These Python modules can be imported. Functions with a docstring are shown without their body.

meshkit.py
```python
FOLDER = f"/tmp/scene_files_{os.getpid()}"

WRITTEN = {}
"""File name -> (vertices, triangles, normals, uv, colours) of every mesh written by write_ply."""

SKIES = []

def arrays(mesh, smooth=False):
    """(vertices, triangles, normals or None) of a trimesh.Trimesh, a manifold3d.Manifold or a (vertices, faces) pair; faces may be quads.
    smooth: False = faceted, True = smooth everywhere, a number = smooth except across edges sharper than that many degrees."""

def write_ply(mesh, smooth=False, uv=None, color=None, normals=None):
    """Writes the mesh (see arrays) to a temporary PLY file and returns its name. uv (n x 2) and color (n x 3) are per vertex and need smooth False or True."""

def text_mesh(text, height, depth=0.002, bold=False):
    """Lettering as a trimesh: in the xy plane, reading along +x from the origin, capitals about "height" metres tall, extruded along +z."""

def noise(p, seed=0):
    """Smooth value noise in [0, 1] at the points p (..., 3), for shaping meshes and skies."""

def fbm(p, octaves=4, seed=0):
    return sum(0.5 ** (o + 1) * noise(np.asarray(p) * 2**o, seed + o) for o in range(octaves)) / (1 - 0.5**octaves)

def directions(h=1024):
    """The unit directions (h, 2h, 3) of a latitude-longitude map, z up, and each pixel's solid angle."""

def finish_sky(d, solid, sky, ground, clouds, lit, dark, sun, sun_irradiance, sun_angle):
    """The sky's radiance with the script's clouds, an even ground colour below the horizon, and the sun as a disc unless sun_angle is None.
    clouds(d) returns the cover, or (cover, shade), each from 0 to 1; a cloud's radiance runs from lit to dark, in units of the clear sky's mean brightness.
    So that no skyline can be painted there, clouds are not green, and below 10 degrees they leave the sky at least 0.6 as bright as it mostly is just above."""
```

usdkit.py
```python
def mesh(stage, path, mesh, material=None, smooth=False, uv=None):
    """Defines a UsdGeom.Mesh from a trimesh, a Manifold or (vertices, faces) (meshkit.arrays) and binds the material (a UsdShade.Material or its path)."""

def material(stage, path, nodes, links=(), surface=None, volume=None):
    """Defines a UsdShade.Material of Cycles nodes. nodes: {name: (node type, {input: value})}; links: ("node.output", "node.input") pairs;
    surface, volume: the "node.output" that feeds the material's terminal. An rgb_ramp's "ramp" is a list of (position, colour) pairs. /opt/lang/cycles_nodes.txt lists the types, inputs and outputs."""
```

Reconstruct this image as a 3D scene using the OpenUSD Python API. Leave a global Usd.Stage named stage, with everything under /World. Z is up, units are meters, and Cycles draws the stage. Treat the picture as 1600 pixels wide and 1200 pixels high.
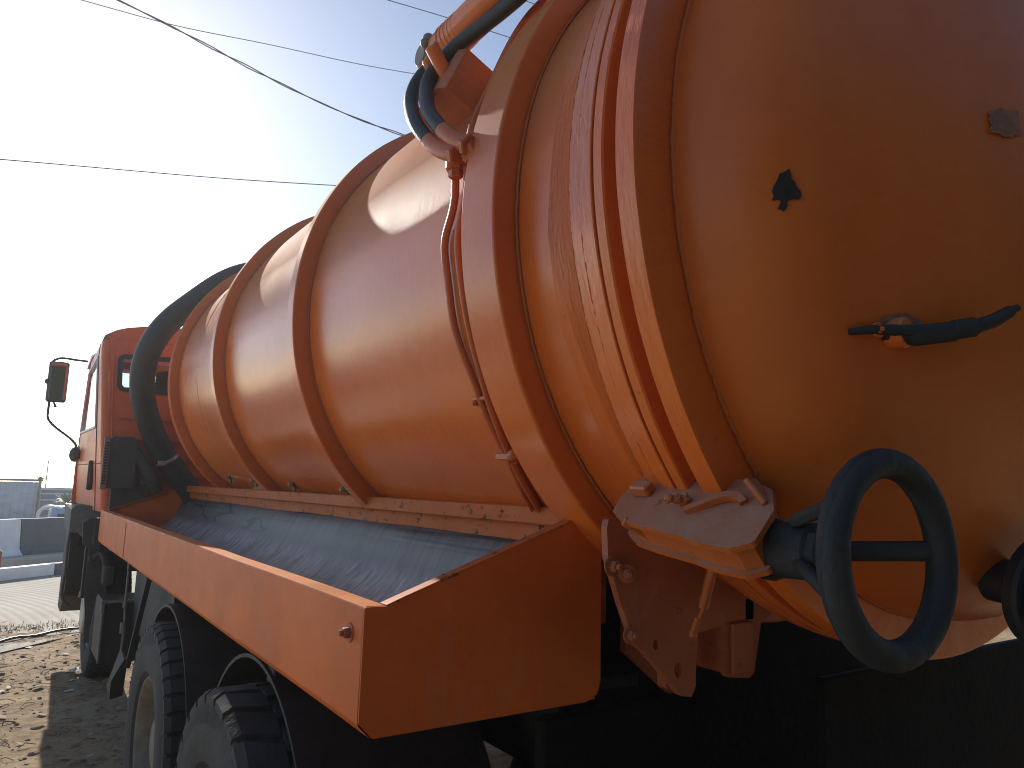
import math, random
import numpy as np, trimesh, usdkit, meshkit
from pxr import Usd, UsdGeom, UsdLux, UsdShade, Gf, Sdf
from shapely.geometry import Polygon, box as sbox

stage = Usd.Stage.CreateInMemory()
UsdGeom.SetStageUpAxis(stage, UsdGeom.Tokens.z)
UsdGeom.SetStageMetersPerUnit(stage, 1.0)
UsdGeom.Xform.Define(stage, '/World')
UsdGeom.Scope.Define(stage, '/World/Looks')
random.seed(7)
rng = np.random.default_rng(7)
PI = math.pi

# ------------------------------------------------------------------ camera, sky, sun, exposure
EYE = np.array([0.0, 0.0, 1.68])
YAW, PITCH, ROLL, FPX = 0.5913, 0.14171, -0.02911, 1157.12
EXPOSURE = 1.35
SUN_EL, SUN_AZ = math.radians(25.5), math.radians(3.2)      # azimuth from +y towards +x
SKY_STRENGTH, SUN_INTENSITY = 0.055, 0.62

cam = UsdGeom.Camera.Define(stage, '/World/camera')
fw = np.array([math.sin(YAW) * math.cos(PITCH), math.cos(YAW) * math.cos(PITCH), math.sin(PITCH)])
rt = np.array([math.cos(YAW), -math.sin(YAW), 0.0])
dn = np.cross(fw, rt)
rt2 = math.cos(ROLL) * rt + math.sin(ROLL) * dn
dn2 = -math.sin(ROLL) * rt + math.cos(ROLL) * dn
M = Gf.Matrix4d(1.0)
M.SetRow(0, Gf.Vec4d(*rt2, 0)); M.SetRow(1, Gf.Vec4d(*(-dn2), 0)); M.SetRow(2, Gf.Vec4d(*(-fw), 0)); M.SetRow(3, Gf.Vec4d(*EYE, 1))
cam.AddTransformOp().Set(M)
cam.CreateHorizontalApertureAttr(36.0); cam.CreateVerticalApertureAttr(27.0)
cam.CreateFocalLengthAttr(FPX / 1600 * 36.0)
cam.CreateClippingRangeAttr(Gf.Vec2f(0.02, 3000))
cam.CreateExposureAttr(EXPOSURE)

sky = UsdLux.DomeLight.Define(stage, '/World/sky')
sky.GetPrim().SetCustomDataByKey('kind', 'structure')
skymat = usdkit.material(stage, '/World/Looks/sky_air', {
    'sky': ('sky_texture', {'sky_type': 'single_scattering', 'sun_disc': False, 'sun_elevation': SUN_EL, 'sun_rotation': SUN_AZ,
                            'altitude': 20.0, 'air_density': 0.85, 'aerosol_density': 0.25, 'ozone_density': 1.0}),
    'bg': ('background_shader', {'strength': SKY_STRENGTH})}, [('sky.color', 'bg.color')], surface='bg.background')
UsdShade.MaterialBindingAPI.Apply(sky.GetPrim()).Bind(skymat)
sun = UsdLux.DistantLight.Define(stage, '/World/sun')
sun.CreateNormalizeAttr(True); sun.CreateIntensityAttr(SUN_INTENSITY); sun.CreateAngleAttr(0.53); sun.CreateColorAttr(Gf.Vec3f(1.0, 0.93, 0.83))
sd = np.array([math.sin(SUN_AZ) * math.cos(SUN_EL), math.cos(SUN_AZ) * math.cos(SUN_EL), math.sin(SUN_EL)])   # towards the sun
zx = np.cross([0, 0, 1.0], sd); zx /= np.linalg.norm(zx); zy = np.cross(sd, zx)
S4 = Gf.Matrix4d(1.0); S4.SetRow(0, Gf.Vec4d(*zx, 0)); S4.SetRow(1, Gf.Vec4d(*zy, 0)); S4.SetRow(2, Gf.Vec4d(*sd, 0))
sun.AddTransformOp().Set(S4)

# ------------------------------------------------------------------ helpers
used = {}
def numbered(path):
    n = used.get(path, -1) + 1
    used[path] = n
    return path if n == 0 else f'{path}_{n:03d}'

def tag(prim, label=None, cat=None, group=None, kind=None):
    for k, v in (('label', label), ('category', cat), ('group', group), ('kind', kind)):
        if v: prim.SetCustomDataByKey(k, v)
    return prim

ORIGIN = {}
def thing(name, label, cat, loc=(0, 0, 0), group=None):
    path = numbered('/World/' + name)
    x = UsdGeom.Xform.Define(stage, path); x.AddTranslateOp().Set(Gf.Vec3d(*map(float, loc)))
    ORIGIN[path] = np.array(loc, float)
    return tag(x.GetPrim(), label, cat, group)

def obj(name, m, mat, parent=None, smooth=False, label=None, cat=None, group=None, kind=None):
    base = str(parent.GetPath()) if parent else '/World'
    path = numbered(base + '/' + name)
    root = '/'.join(path.split('/')[:3])
    off = ORIGIN.get(root, np.zeros(3))
    if isinstance(m, MB): m = m.mesh()
    if isinstance(m, tuple): m = trimesh.Trimesh(np.asarray(m[0], float), np.asarray(m[1]), process=False)
    m = m.copy()
    m.vertices = np.asarray(m.vertices) - off
    m.remove_unreferenced_vertices()
    pr = usdkit.mesh(stage, path, m, MAT[mat], smooth).GetPrim()
    return tag(pr, label, cat, group, kind)

def group_part(name, parent, label=None):
    path = numbered(str(parent.GetPath()) + '/' + name)
    return tag(UsdGeom.Xform.Define(stage, path).GetPrim(), label)

def frame(d, up=(0, 0, 1)):
    d = np.asarray(d, float); d = d / np.linalg.norm(d)
    up = np.asarray(up, float)
    if abs(d @ up) > 0.98: up = np.array([1.0, 0, 0])
    a = np.cross(up, d); a /= np.linalg.norm(a)
    return a, np.cross(d, a), d

def bevel_box(size, r=0.004):
    sx, sy, sz = [s / 2 for s in size]
    r = min(r, sx * .45, sy * .45, sz * .45)
    pts = []
    for a in (-1, 1):
        for b in (-1, 1):
            for c in (-1, 1):
                pts += [(a * (sx - r), b * (sy - r), c * sz), (a * (sx - r), b * sy, c * (sz - r)), (a * sx, b * (sy - r), c * (sz - r))]
    return trimesh.convex.convex_hull(np.array(pts))

def spline(pts, n=60):
    from scipy.interpolate import CubicSpline
    p = np.asarray(pts, float)
    s = np.r_[0, np.cumsum(np.linalg.norm(np.diff(p, axis=0), axis=1))]
    return CubicSpline(s, p, bc_type='natural')(np.linspace(0, s[-1], n))

def tube_mesh(pts, r, sides=12, cap=True):
    p = np.asarray(pts, float); n = len(p)
    t = np.gradient(p, axis=0); t /= np.linalg.norm(t, axis=1, keepdims=True)
    a = np.cross(t[0], [0, 0, 1.0] if abs(t[0][2]) < .9 else [1.0, 0, 0]); a /= np.linalg.norm(a)
    rr = np.broadcast_to(r, (n,)); ang = np.arange(sides) * 2 * PI / sides
    V = []
    for i in range(n):
        a = a - t[i] * (a @ t[i]); a /= np.linalg.norm(a); b = np.cross(t[i], a)
        V.append(p[i] + rr[i] * (np.cos(ang)[:, None] * a + np.sin(ang)[:, None] * b))
    V = np.concatenate(V); F = []
    for i in range(n - 1):
        for j in range(sides):
            k = (j + 1) % sides
            F += [[i * sides + j, i * sides + k, (i + 1) * sides + k], [i * sides + j, (i + 1) * sides + k, (i + 1) * sides + j]]
    if cap:
        c0, c1 = len(V), len(V) + 1
        V = np.vstack([V, p[0], p[-1]])
        for j in range(sides):
            k = (j + 1) % sides
            F += [[c0, k, j], [c1, (n - 1) * sides + j, (n - 1) * sides + k]]
    return trimesh.Trimesh(V, np.array(F), process=False)

def ruled(A, B, closed=False):
    """Quads between two polylines of equal length."""
    A, B = np.asarray(A, float), np.asarray(B, float); n = len(A)
    F = []
    for i in range(n if closed else n - 1):
        j = (i + 1) % n
        F += [[i, j, n + j], [i, n + j, n + i]]
    return trimesh.Trimesh(np.vstack([A, B]), F, process=False)

class MB:
    def __init__(s): s.p = []
    def add(s, m):
        if hasattr(m, 'to_mesh'):
            q = m.to_mesh(); m = trimesh.Trimesh(q.vert_properties[:, :3], q.tri_verts, process=False)
        s.p.append(m); return s
    def box(s, c, size, r=0.004, rz=0, R=None):
        m = bevel_box(size, r)
        v = np.asarray(m.vertices)
        if R is not None: v = v @ np.asarray(R).T
        elif rz:
            cz, sz = math.cos(rz), math.sin(rz); v = v @ np.array([[cz, -sz, 0], [sz, cz, 0], [0, 0, 1]]).T
        m.vertices = v + np.asarray(c, float); return s.add(m)
    def box2(s, lo, hi, r=0.004):
        lo, hi = np.array(lo, float), np.array(hi, float); return s.box((lo + hi) / 2, hi - lo, r)
    def beam(s, p, q, w, h, r=0.003, up=(0, 0, 1)):
        p, q = np.array(p, float), np.array(q, float); a, b, d = frame(q - p, up)
        return s.box((p + q) / 2, (w, h, np.linalg.norm(q - p)), r, R=np.stack([a, b, d], 1))
    def tube(s, pts, r, sides=12, n=None):
        return s.add(tube_mesh(spline(pts, n) if n else pts, r, sides))
    def cyl(s, p, q, r, sides=24, r2=None):
        p, q = np.array(p, float), np.array(q, float); r2 = r if r2 is None else r2
        c = min(.15 * min(r, r2), .2 * np.linalg.norm(q - p)); d = (q - p) / np.linalg.norm(q - p)
        return s.add(tube_mesh([p, p + d * 1e-4, p + d * c, q - d * c, q - d * 1e-4, q], [r - c, r - c, r, r2, r2 - c, r2 - c], sides))
    def extrude(s, poly, depth, O, X, Y, Z):
        """2D polygon on axes X, Y from O, extruded by depth along Z."""
        if not isinstance(poly, Polygon): poly = Polygon(poly)
        m = trimesh.creation.extrude_polygon(poly, depth, engine='earcut')
        R = np.stack([X, Y, Z], 1).astype(float)
        m.vertices = np.asarray(m.vertices) @ R.T + np.asarray(O, float)
        if np.linalg.det(R) < 0: m.invert()
        return s.add(m)
    def sphere(s, c, r, sc=(1, 1, 1), sub=2):
        m = trimesh.creation.icosphere(subdivisions=sub, radius=1); m.vertices = np.asarray(m.vertices) * r * np.asarray(sc) + np.asarray(c, float); return s.add(m)
    def hexbolt(s, p, d, r=0.012, h=0.012, washer=True):
        p = np.array(p, float); d = np.array(d, float); d /= np.linalg.norm(d)
        if washer: s.cyl(p, p + d * .004, r * 1.7, 20)
        s.cyl(p + d * .003, p + d * (h + .003), r, 6)
        s.cyl(p + d * (h), p + d * (h * 1.8), r * .55, 10); return s
    def mesh(s): return trimesh.util.concatenate(s.p) if len(s.p) > 1 else s.p[0]

def smoothpoly(pts, r):
    g = Polygon(pts).buffer(0)
    return g.buffer(-r, join_style=1, quad_segs=5).buffer(r, join_style=1, quad_segs=5)

# ------------------------------------------------------------------ materials
MAT = {}
def mat(name, nodes, links, surface='p.BSDF', **k):
    MAT[name] = usdkit.material(stage, '/World/Looks/' + name, nodes, links, surface=surface, **k)

def painted(name, base, dark, rough=0.32, streak=(3, 45, 5), bump=0.12, dust_sheen=0.0, wear=0.0, coat=0.0, dust_sheen_col=(0.44, 0.27, 0.17), stain=0.0, cylinder=False, spec=0.5, dust_sheen_from=0.15, dust_sheen_to=0.9, spec_dust_sheen=0.02, stain_at=0.60):
    """Brushed on gloss paint: tone drift, brush streaks, dusty tint on faces that look up (on the tank a painted sky sheen), chips and dark stains."""
    N = {'g': ('geometry', {}), 'mp': ('mapping', {'scale': streak}),
         'st': ('noise_texture', {'scale': 1.0, 'detail': 4.0, 'roughness': 0.6}),
         'bl': ('noise_texture', {'scale': 2.3, 'detail': 5.0, 'roughness': 0.6}),
         'blr': ('map_range', {'from_min': 0.3, 'from_max': 0.7, 'clamp': True}),
         'c': ('mix_color', {'a': dark, 'b': base}),
         'fi': ('noise_texture', {'scale': 60.0, 'detail': 3.0}),
         'ra': ('map_range', {'from_min': 0.25, 'from_max': 0.75, 'to_min': rough - .07, 'to_max': rough + .13}),
         'h': ('math', {'math_type': 'multiply_add', 'value2': 0.25}),
         'bp': ('bump', {'strength': bump, 'distance': 0.01}),
         'p': ('principled_bsdf', {'specular_ior_level': spec, 'coat_weight': coat, 'coat_roughness': 0.16})}
    L = [('g.position', 'mp.vector'), ('mp.vector', 'st.vector'), ('g.position', 'bl.vector'), ('g.position', 'fi.vector'),
         ('bl.fac', 'blr.value'), ('blr.result', 'c.fac'), ('st.fac', 'ra.value'), ('fi.fac', 'h.value1'), ('st.fac', 'h.value3'),
         ('h.value', 'bp.height'), ('bp.normal', 'p.normal')]
    col = 'c.result'; rgh = 'ra.result'
    if dust_sheen > 0:
        N.update({'sp': ('separate_xyz', {}), 'up': ('map_range', {'from_min': dust_sheen_from, 'from_max': dust_sheen_to, 'to_min': 0.0, 'to_max': dust_sheen, 'clamp': True}),
                  'dn': ('noise_texture', {'scale': 9.0, 'detail': 6.0, 'roughness': 0.7}), 'dr': ('map_range', {'from_min': 0.3, 'from_max': 0.65, 'to_min': 0.45, 'clamp': True}),
                  'dm': ('math', {'math_type': 'multiply'}), 'cd': ('mix_color', {'b': dust_sheen_col}), 'rd': ('mix_float', {'b': 0.8}), 'up2': ('map_range', {'from_min': dust_sheen_from, 'from_max': dust_sheen_to, 'to_min': 0.0, 'to_max': 1.0 if cylinder else dust_sheen, 'clamp': True}), 'sl': ('mix_float', {'a': spec, 'b': spec_dust_sheen})})
        L += [('g.normal', 'sp.vector'), ('sp.z', 'up.value'), ('g.position', 'dn.vector'), ('dn.fac', 'dr.value'), ('up.result', 'dm.value1'), ('dr.result', 'dm.value2'),
              ('dm.value', 'cd.fac'), (col, 'cd.a'), ('sp.z', 'up2.value'), ('up2.result', 'rd.fac'), (rgh, 'rd.a'), ('up2.result', 'sl.fac'), ('sl.result', 'p.specular_ior_level')]
        col, rgh = 'cd.result', 'rd.result'
    if wear > 0:
        N.update({'wm': ('mapping', {'scale': (9, 5, 3)}), 'wn': ('noise_texture', {'scale': 1.0, 'detail': 8.0, 'roughness': 0.72}),
                  'wr': ('map_range', {'from_min': 0.56, 'from_max': 0.68, 'to_min': 0, 'to_max': wear, 'clamp': True}),
                  'cw': ('mix_color', {'b': (0.40, 0.22, 0.13)}), 'rw': ('mix_float', {'b': 0.7})})
        L += [('g.position', 'wm.vector'), ('wm.vector', 'wn.vector'), ('wn.fac', 'wr.value'), ('wr.result', 'cw.fac'), (col, 'cw.a'), ('wr.result', 'rw.fac'), (rgh, 'rw.a')]
        col, rgh = 'cw.result', 'rw.result'
    if stain > 0:
        N.update({'sm': ('mapping', {'scale': (20, 16, 26)}), 'sn': ('noise_texture', {'scale': 1.0, 'detail': 9.0, 'roughness': 0.75}),
                  'sr': ('map_range', {'from_min': stain_at, 'from_max': stain_at + 0.06, 'to_min': 0, 'to_max': stain, 'clamp': True}),
                  'cs': ('mix_color', {'b': (0.025, 0.016, 0.012)})})
        L += [('g.position', 'sm.vector'), ('sm.vector', 'sn.vector'), ('sn.fac', 'sr.value'), ('sr.result', 'cs.fac'), (col, 'cs.a')]
        col = 'cs.result'
    L += [(col, 'p.base_color'), (rgh, 'p.roughness')]
    if cylinder:
        n2, l2 = tank_streaks(streak); N.update(n2)
        L = [l for l in L if l != ('g.position', 'mp.vector')] + l2[:]
        L = [l for l in L if l[0] != 'mp.vector'] + [('mp.vector', 'st.vector')]
    mat(name, N, L)

def tank_streaks(kw):
    N = {'g': ('geometry', {}), 'sx': ('separate_xyz', {}), 'dx': ('math', {'math_type': 'subtract', 'value2': 1.98}), 'dz': ('math', {'math_type': 'subtract', 'value2': 2.42}),
         'at': ('math', {'math_type': 'arctan2'}), 'cx': ('combine_xyz', {}), 'mp': ('mapping', {'scale': kw})}
    L = [('g.position', 'sx.vector'), ('sx.x', 'dx.value1'), ('sx.z', 'dz.value1'), ('dz.value', 'at.value1'), ('dx.value', 'at.value2'), ('at.value', 'cx.x'), ('sx.y', 'cx.y'), ('cx.vector', 'mp.vector')]
    return N, L

def plain(name, a, b, rough=0.6, scale=8.0, bump=0.15, metallic=0.0, spec=0.4, stretch=(1, 1, 1)):
    mat(name, {'g': ('geometry', {}), 'mp': ('mapping', {'scale': stretch}), 'n': ('noise_texture', {'scale': scale, 'detail': 6.0, 'roughness': 0.65}),
               'r': ('map_range', {'from_min': 0.3, 'from_max': 0.7, 'clamp': True}), 'c': ('mix_color', {'a': a, 'b': b}),
               'f': ('noise_texture', {'scale': scale * 9, 'detail': 3.0}), 'bp': ('bump', {'strength': bump, 'distance': 0.01}),
               'p': ('principled_bsdf', {'roughness': rough, 'metallic': metallic, 'specular_ior_level': spec})},
        [('g.position', 'mp.vector'), ('mp.vector', 'n.vector'), ('mp.vector', 'f.vector'), ('n.fac', 'r.value'), ('r.result', 'c.fac'), ('c.result', 'p.base_color'), ('f.fac', 'bp.height'), ('bp.normal', 'p.normal')])

ORANGE, ORANGE_D = (0.70, 0.160, 0.022), (0.58, 0.118, 0.016)
painted('tank_paint', ORANGE, ORANGE_D, rough=0.20, streak=(10, 240, 1), bump=0.05, stain=0.10, dust_sheen=0.55, dust_sheen_from=-0.02, dust_sheen_to=0.34, spec_dust_sheen=0.02, dust_sheen_col=(0.46, 0.27, 0.16), cylinder=True, spec=0.65)  # beige upward tint paints the sky sheen into the upper tank colour
painted('pipe_paint', (0.52, 0.115, 0.022), (0.42, 0.085, 0.016), rough=0.4, streak=(30, 30, 30), bump=0.15, spec=0.4)
painted('door_paint', (0.56, 0.140, 0.020), (0.46, 0.105, 0.015), rough=0.34, streak=(9, 12, 9), bump=0.05, spec=0.42, stain=0.09)
painted('flange_paint', ORANGE, ORANGE_D, rough=0.28, streak=(14, 60, 1), bump=0.2, stain=0.25, cylinder=True, spec=0.55, dust_sheen=0.7, dust_sheen_from=0.2, dust_sheen_to=0.6)
painted('tray_paint', (0.72, 0.158, 0.020), (0.50, 0.098, 0.013), rough=0.46, streak=(5, 5, 12), bump=0.10, dust_sheen=0.9, wear=0.24, stain=0.10, spec=0.3, spec_dust_sheen=0.0, dust_sheen_from=0.3, dust_sheen_col=(0.55, 0.27, 0.12))
painted('tray_rim_paint', (0.56, 0.13, 0.025), (0.46, 0.10, 0.018), spec=0.18, rough=0.6, streak=(7, 7, 7), bump=0.15, dust_sheen=0.15, stain=0.9, stain_at=0.56, wear=0.15)
painted('bracket_paint', (0.48, 0.125, 0.028), (0.38, 0.09, 0.02), rough=0.35, streak=(16, 16, 16), bump=0.25, dust_sheen=0.9, dust_sheen_col=(0.46, 0.30, 0.22), stain=0.4)
painted('saddle_paint', (0.40, 0.12, 0.05), (0.30, 0.07, 0.025), rough=0.5, streak=(12, 12, 12), bump=0.2, dust_sheen=0.5, wear=0.35, stain=0.5)
painted('cab_paint', (0.68, 0.135, 0.045), (0.60, 0.115, 0.038), spec=0.35, rough=0.38, streak=(2, 2, 2), bump=0.03, dust_sheen=0.4)
painted('wheel_paint', (0.034, 0.038, 0.041), (0.022, 0.025, 0.028), rough=0.64, spec=0.3, streak=(40, 40, 40), bump=0.35, dust_sheen=0.12, dust_sheen_col=(0.13, 0.13, 0.13))
plain('black_rubber', (0.016, 0.018, 0.022), (0.028, 0.03, 0.034), rough=0.5, scale=14, bump=0.08)
plain('tyre_rubber', (0.020, 0.019, 0.018), (0.045, 0.042, 0.038), rough=0.82, scale=7, bump=0.3)
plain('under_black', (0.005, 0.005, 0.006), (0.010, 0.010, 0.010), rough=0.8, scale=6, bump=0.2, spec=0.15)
plain('chassis_black', (0.012, 0.012, 0.013), (0.026, 0.024, 0.022), rough=0.6, scale=6, bump=0.2)
plain('cab_plastic', (0.035, 0.038, 0.042), (0.07, 0.07, 0.068), rough=0.65, scale=5, bump=0.12)
plain('dusty_steel', (0.16, 0.14, 0.12), (0.27, 0.24, 0.2), rough=0.55, scale=12, bump=0.2, metallic=0.3)
plain('wheel_rim', (0.10, 0.085, 0.07), (0.2, 0.17, 0.13), rough=0.6, scale=10, bump=0.2)
plain('bare_steel', (0.35, 0.33, 0.30), (0.5, 0.47, 0.42), rough=0.4, scale=20, bump=0.1, metallic=0.8)
plain('chip_dark', (0.012, 0.010, 0.012), (0.03, 0.02, 0.02), rough=0.7, scale=60, bump=0.5)
plain('chip_worn', (0.17, 0.085, 0.05), (0.36, 0.19, 0.12), rough=0.7, scale=40, bump=0.6)
plain('weld_paint', (0.46, 0.12, 0.028), (0.52, 0.15, 0.04), rough=0.35, scale=80, bump=0.5)
plain('weathered_wood_grey', (0.2, 0.2, 0.2), (0.3, 0.3, 0.29), rough=0.8, scale=5)
plain('white_kerb_paint', (0.66, 0.66, 0.64), (0.80, 0.79, 0.76), rough=0.75, scale=3, bump=0.2)
plain('black_kerb_paint', (0.085, 0.095, 0.11), (0.12, 0.13, 0.145), rough=0.75, scale=3, bump=0.2)
plain('concrete', (0.30, 0.285, 0.25), (0.44, 0.42, 0.37), rough=0.85, scale=3, bump=0.3)
plain('sheet_metal_grey', (0.34, 0.37, 0.41), (0.48, 0.50, 0.52), rough=0.55, scale=1.6, bump=0.1, stretch=(1, 1, 3))
plain('fence_grey', (0.12, 0.14, 0.17), (0.2, 0.22, 0.25), rough=0.7, scale=2)
plain('car_blue', (0.16, 0.29, 0.46), (0.19, 0.33, 0.5), rough=0.35, scale=2, bump=0.02)
plain('car_orange', (0.5, 0.2, 0.06), (0.6, 0.25, 0.08), rough=0.4, scale=2, bump=0.02)
plain('white_tube', (0.6, 0.62, 0.6), (0.72, 0.74, 0.72), rough=0.5, scale=5, bump=0.05)
plain('leaf_green', (0.07, 0.13, 0.03), (0.12, 0.19, 0.05), rough=0.6, scale=4)
plain('leaf_dark', (0.024, 0.030, 0.018), (0.042, 0.05, 0.03), rough=0.7, scale=4)
plain('trunk_brown', (0.09, 0.07, 0.05), (0.16, 0.12, 0.09), rough=0.9, scale=8)
plain('wire_black', (0.03, 0.03, 0.035), (0.05, 0.05, 0.055), rough=0.6, scale=5)
plain('rust_post', (0.22, 0.09, 0.05), (0.32, 0.13, 0.07), rough=0.7, scale=9, bump=0.3)
plain('amber_lens', (0.55, 0.16, 0.03), (0.6, 0.2, 0.04), rough=0.25, scale=9, bump=0.02)
plain('visor_red', (0.50, 0.05, 0.16), (0.55, 0.07, 0.2), rough=0.3, scale=3, bump=0.02)
plain('dry_grass', (0.22, 0.20, 0.08), (0.40, 0.33, 0.17), rough=0.8, scale=3)
plain('litter_white', (0.5, 0.48, 0.44), (0.66, 0.63, 0.58), rough=0.8, scale=20)
plain('dead_leaf', (0.16, 0.10, 0.05), (0.34, 0.24, 0.14), rough=0.8, scale=20)
plain('pebble_stone', (0.2, 0.17, 0.13), (0.38, 0.33, 0.27), rough=0.85, scale=20)
plain('seat_cloth', (0.03, 0.03, 0.03), (0.05, 0.05, 0.05), rough=0.9, scale=20)

mat('mirror_glass', {'p': ('principled_bsdf', {'base_color': (0.34, 0.36, 0.38), 'metallic': 1.0, 'roughness': 0.10})}, [])
mat('window_glass', {'f': ('fresnel', {'IOR': 1.5}), 't': ('transparent_bsdf', {'color': (0.80, 0.84, 0.84)}), 'gl': ('glossy_bsdf', {'roughness': 0.03, 'color': (1, 1, 1)}), 'm': ('mix_closure', {})},
    [('f.fac', 'm.fac'), ('t.BSDF', 'm.closure1'), ('gl.BSDF', 'm.closure2')], surface='m.closure')

# rubber and steel tray liner: vertical scuffs, paler mottling towards the bottom curve, dried rings with dark outlines
mat('liner', {'g': ('geometry', {}), 'mp': ('mapping', {'scale': (1.5, 22, 1.5)}), 'n': ('noise_texture', {'scale': 1.0, 'detail': 7.0, 'roughness': 0.65}),
              'nr': ('map_range', {'from_min': 0.3, 'from_max': 0.75, 'clamp': True}), 'c': ('mix_color', {'a': (0.070, 0.070, 0.066), 'b': (0.20, 0.195, 0.185)}),
              'm2': ('mapping', {'scale': (5, .85, 5)}), 'n2': ('noise_texture', {'scale': 1.0, 'detail': 3.0, 'roughness': 0.4}),
              'cr': ('rgb_ramp', {'ramp': [(0, (0, 0, 0)), (0.565, (0, 0, 0)), (0.572, (.95, .95, .95)), (0.588, (.95, .95, .95)), (0.598, (.12, .12, .12)), (0.70, (.0, .0, .0)), (1, (0, 0, 0))]}),
              'sx': ('separate_xyz', {}), 'zb': ('map_range', {'range_type': 'smoothstep', 'from_min': 1.36, 'from_max': 1.42, 'clamp': True}), 'zm': ('mix_color', {'blend_type': 'multiply', 'fac': 1.0}),
              'c2': ('mix_color', {'b': (0.012, 0.013, 0.015)}),
              'm4': ('mapping', {'scale': (10, .7, 62)}), 'n4': ('noise_texture', {'scale': 1.0, 'detail': 3.0}), 'n4r': ('map_range', {'from_min': 0.50, 'from_max': 0.60, 'to_max': 0.75, 'clamp': True}),
              'zt': ('map_range', {'range_type': 'smoothstep', 'from_min': 1.44, 'from_max': 1.50, 'clamp': True}), 'tm': ('math', {'math_type': 'multiply'}), 'c4': ('mix_color', {'b': (0.02, 0.021, 0.023)}),
              'm3': ('mapping', {'scale': (9, 30, 9)}), 'n3': ('noise_texture', {'scale': 1.0, 'detail': 9.0, 'roughness': 0.7, 'distortion': 0.3}),
              'b1': ('map_range', {'range_type': 'smoothstep', 'from_min': 1.41, 'from_max': 1.335, 'to_min': 0, 'to_max': 0.95, 'clamp': True}),
              'b2': ('map_range', {'from_min': 0.36, 'from_max': 0.70, 'clamp': True}), 'bm': ('math', {'math_type': 'multiply'}), 'c3': ('mix_color', {'b': (0.66, 0.64, 0.60)}),
              'bp': ('bump', {'strength': 0.3, 'distance': 0.012}), 'p': ('principled_bsdf', {'roughness': 0.40, 'specular_ior_level': 0.5})},
    [('g.position', 'mp.vector'), ('mp.vector', 'n.vector'), ('n.fac', 'nr.value'), ('nr.result', 'c.fac'), ('g.position', 'm2.vector'), ('m2.vector', 'n2.vector'), ('n2.fac', 'cr.fac'),
     ('g.position', 'sx.vector'), ('sx.z', 'zb.value'), ('cr.color', 'zm.a'), ('zb.result', 'zm.b'), ('zm.result', 'c2.fac'), ('c.result', 'c2.a'),
     ('g.position', 'm4.vector'), ('m4.vector', 'n4.vector'), ('n4.fac', 'n4r.value'), ('sx.z', 'zt.value'), ('n4r.result', 'tm.value1'), ('zt.result', 'tm.value2'), ('tm.value', 'c4.fac'), ('c2.result', 'c4.a'),
     ('g.position', 'm3.vector'), ('m3.vector', 'n3.vector'), ('sx.z', 'b1.value'), ('n3.fac', 'b2.value'),
     ('b1.result', 'bm.value1'), ('b2.result', 'bm.value2'), ('bm.value', 'c3.fac'), ('c4.result', 'c3.a'), ('c3.result', 'p.base_color'), ('n.fac', 'bp.height'), ('bp.normal', 'p.normal')])

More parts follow.
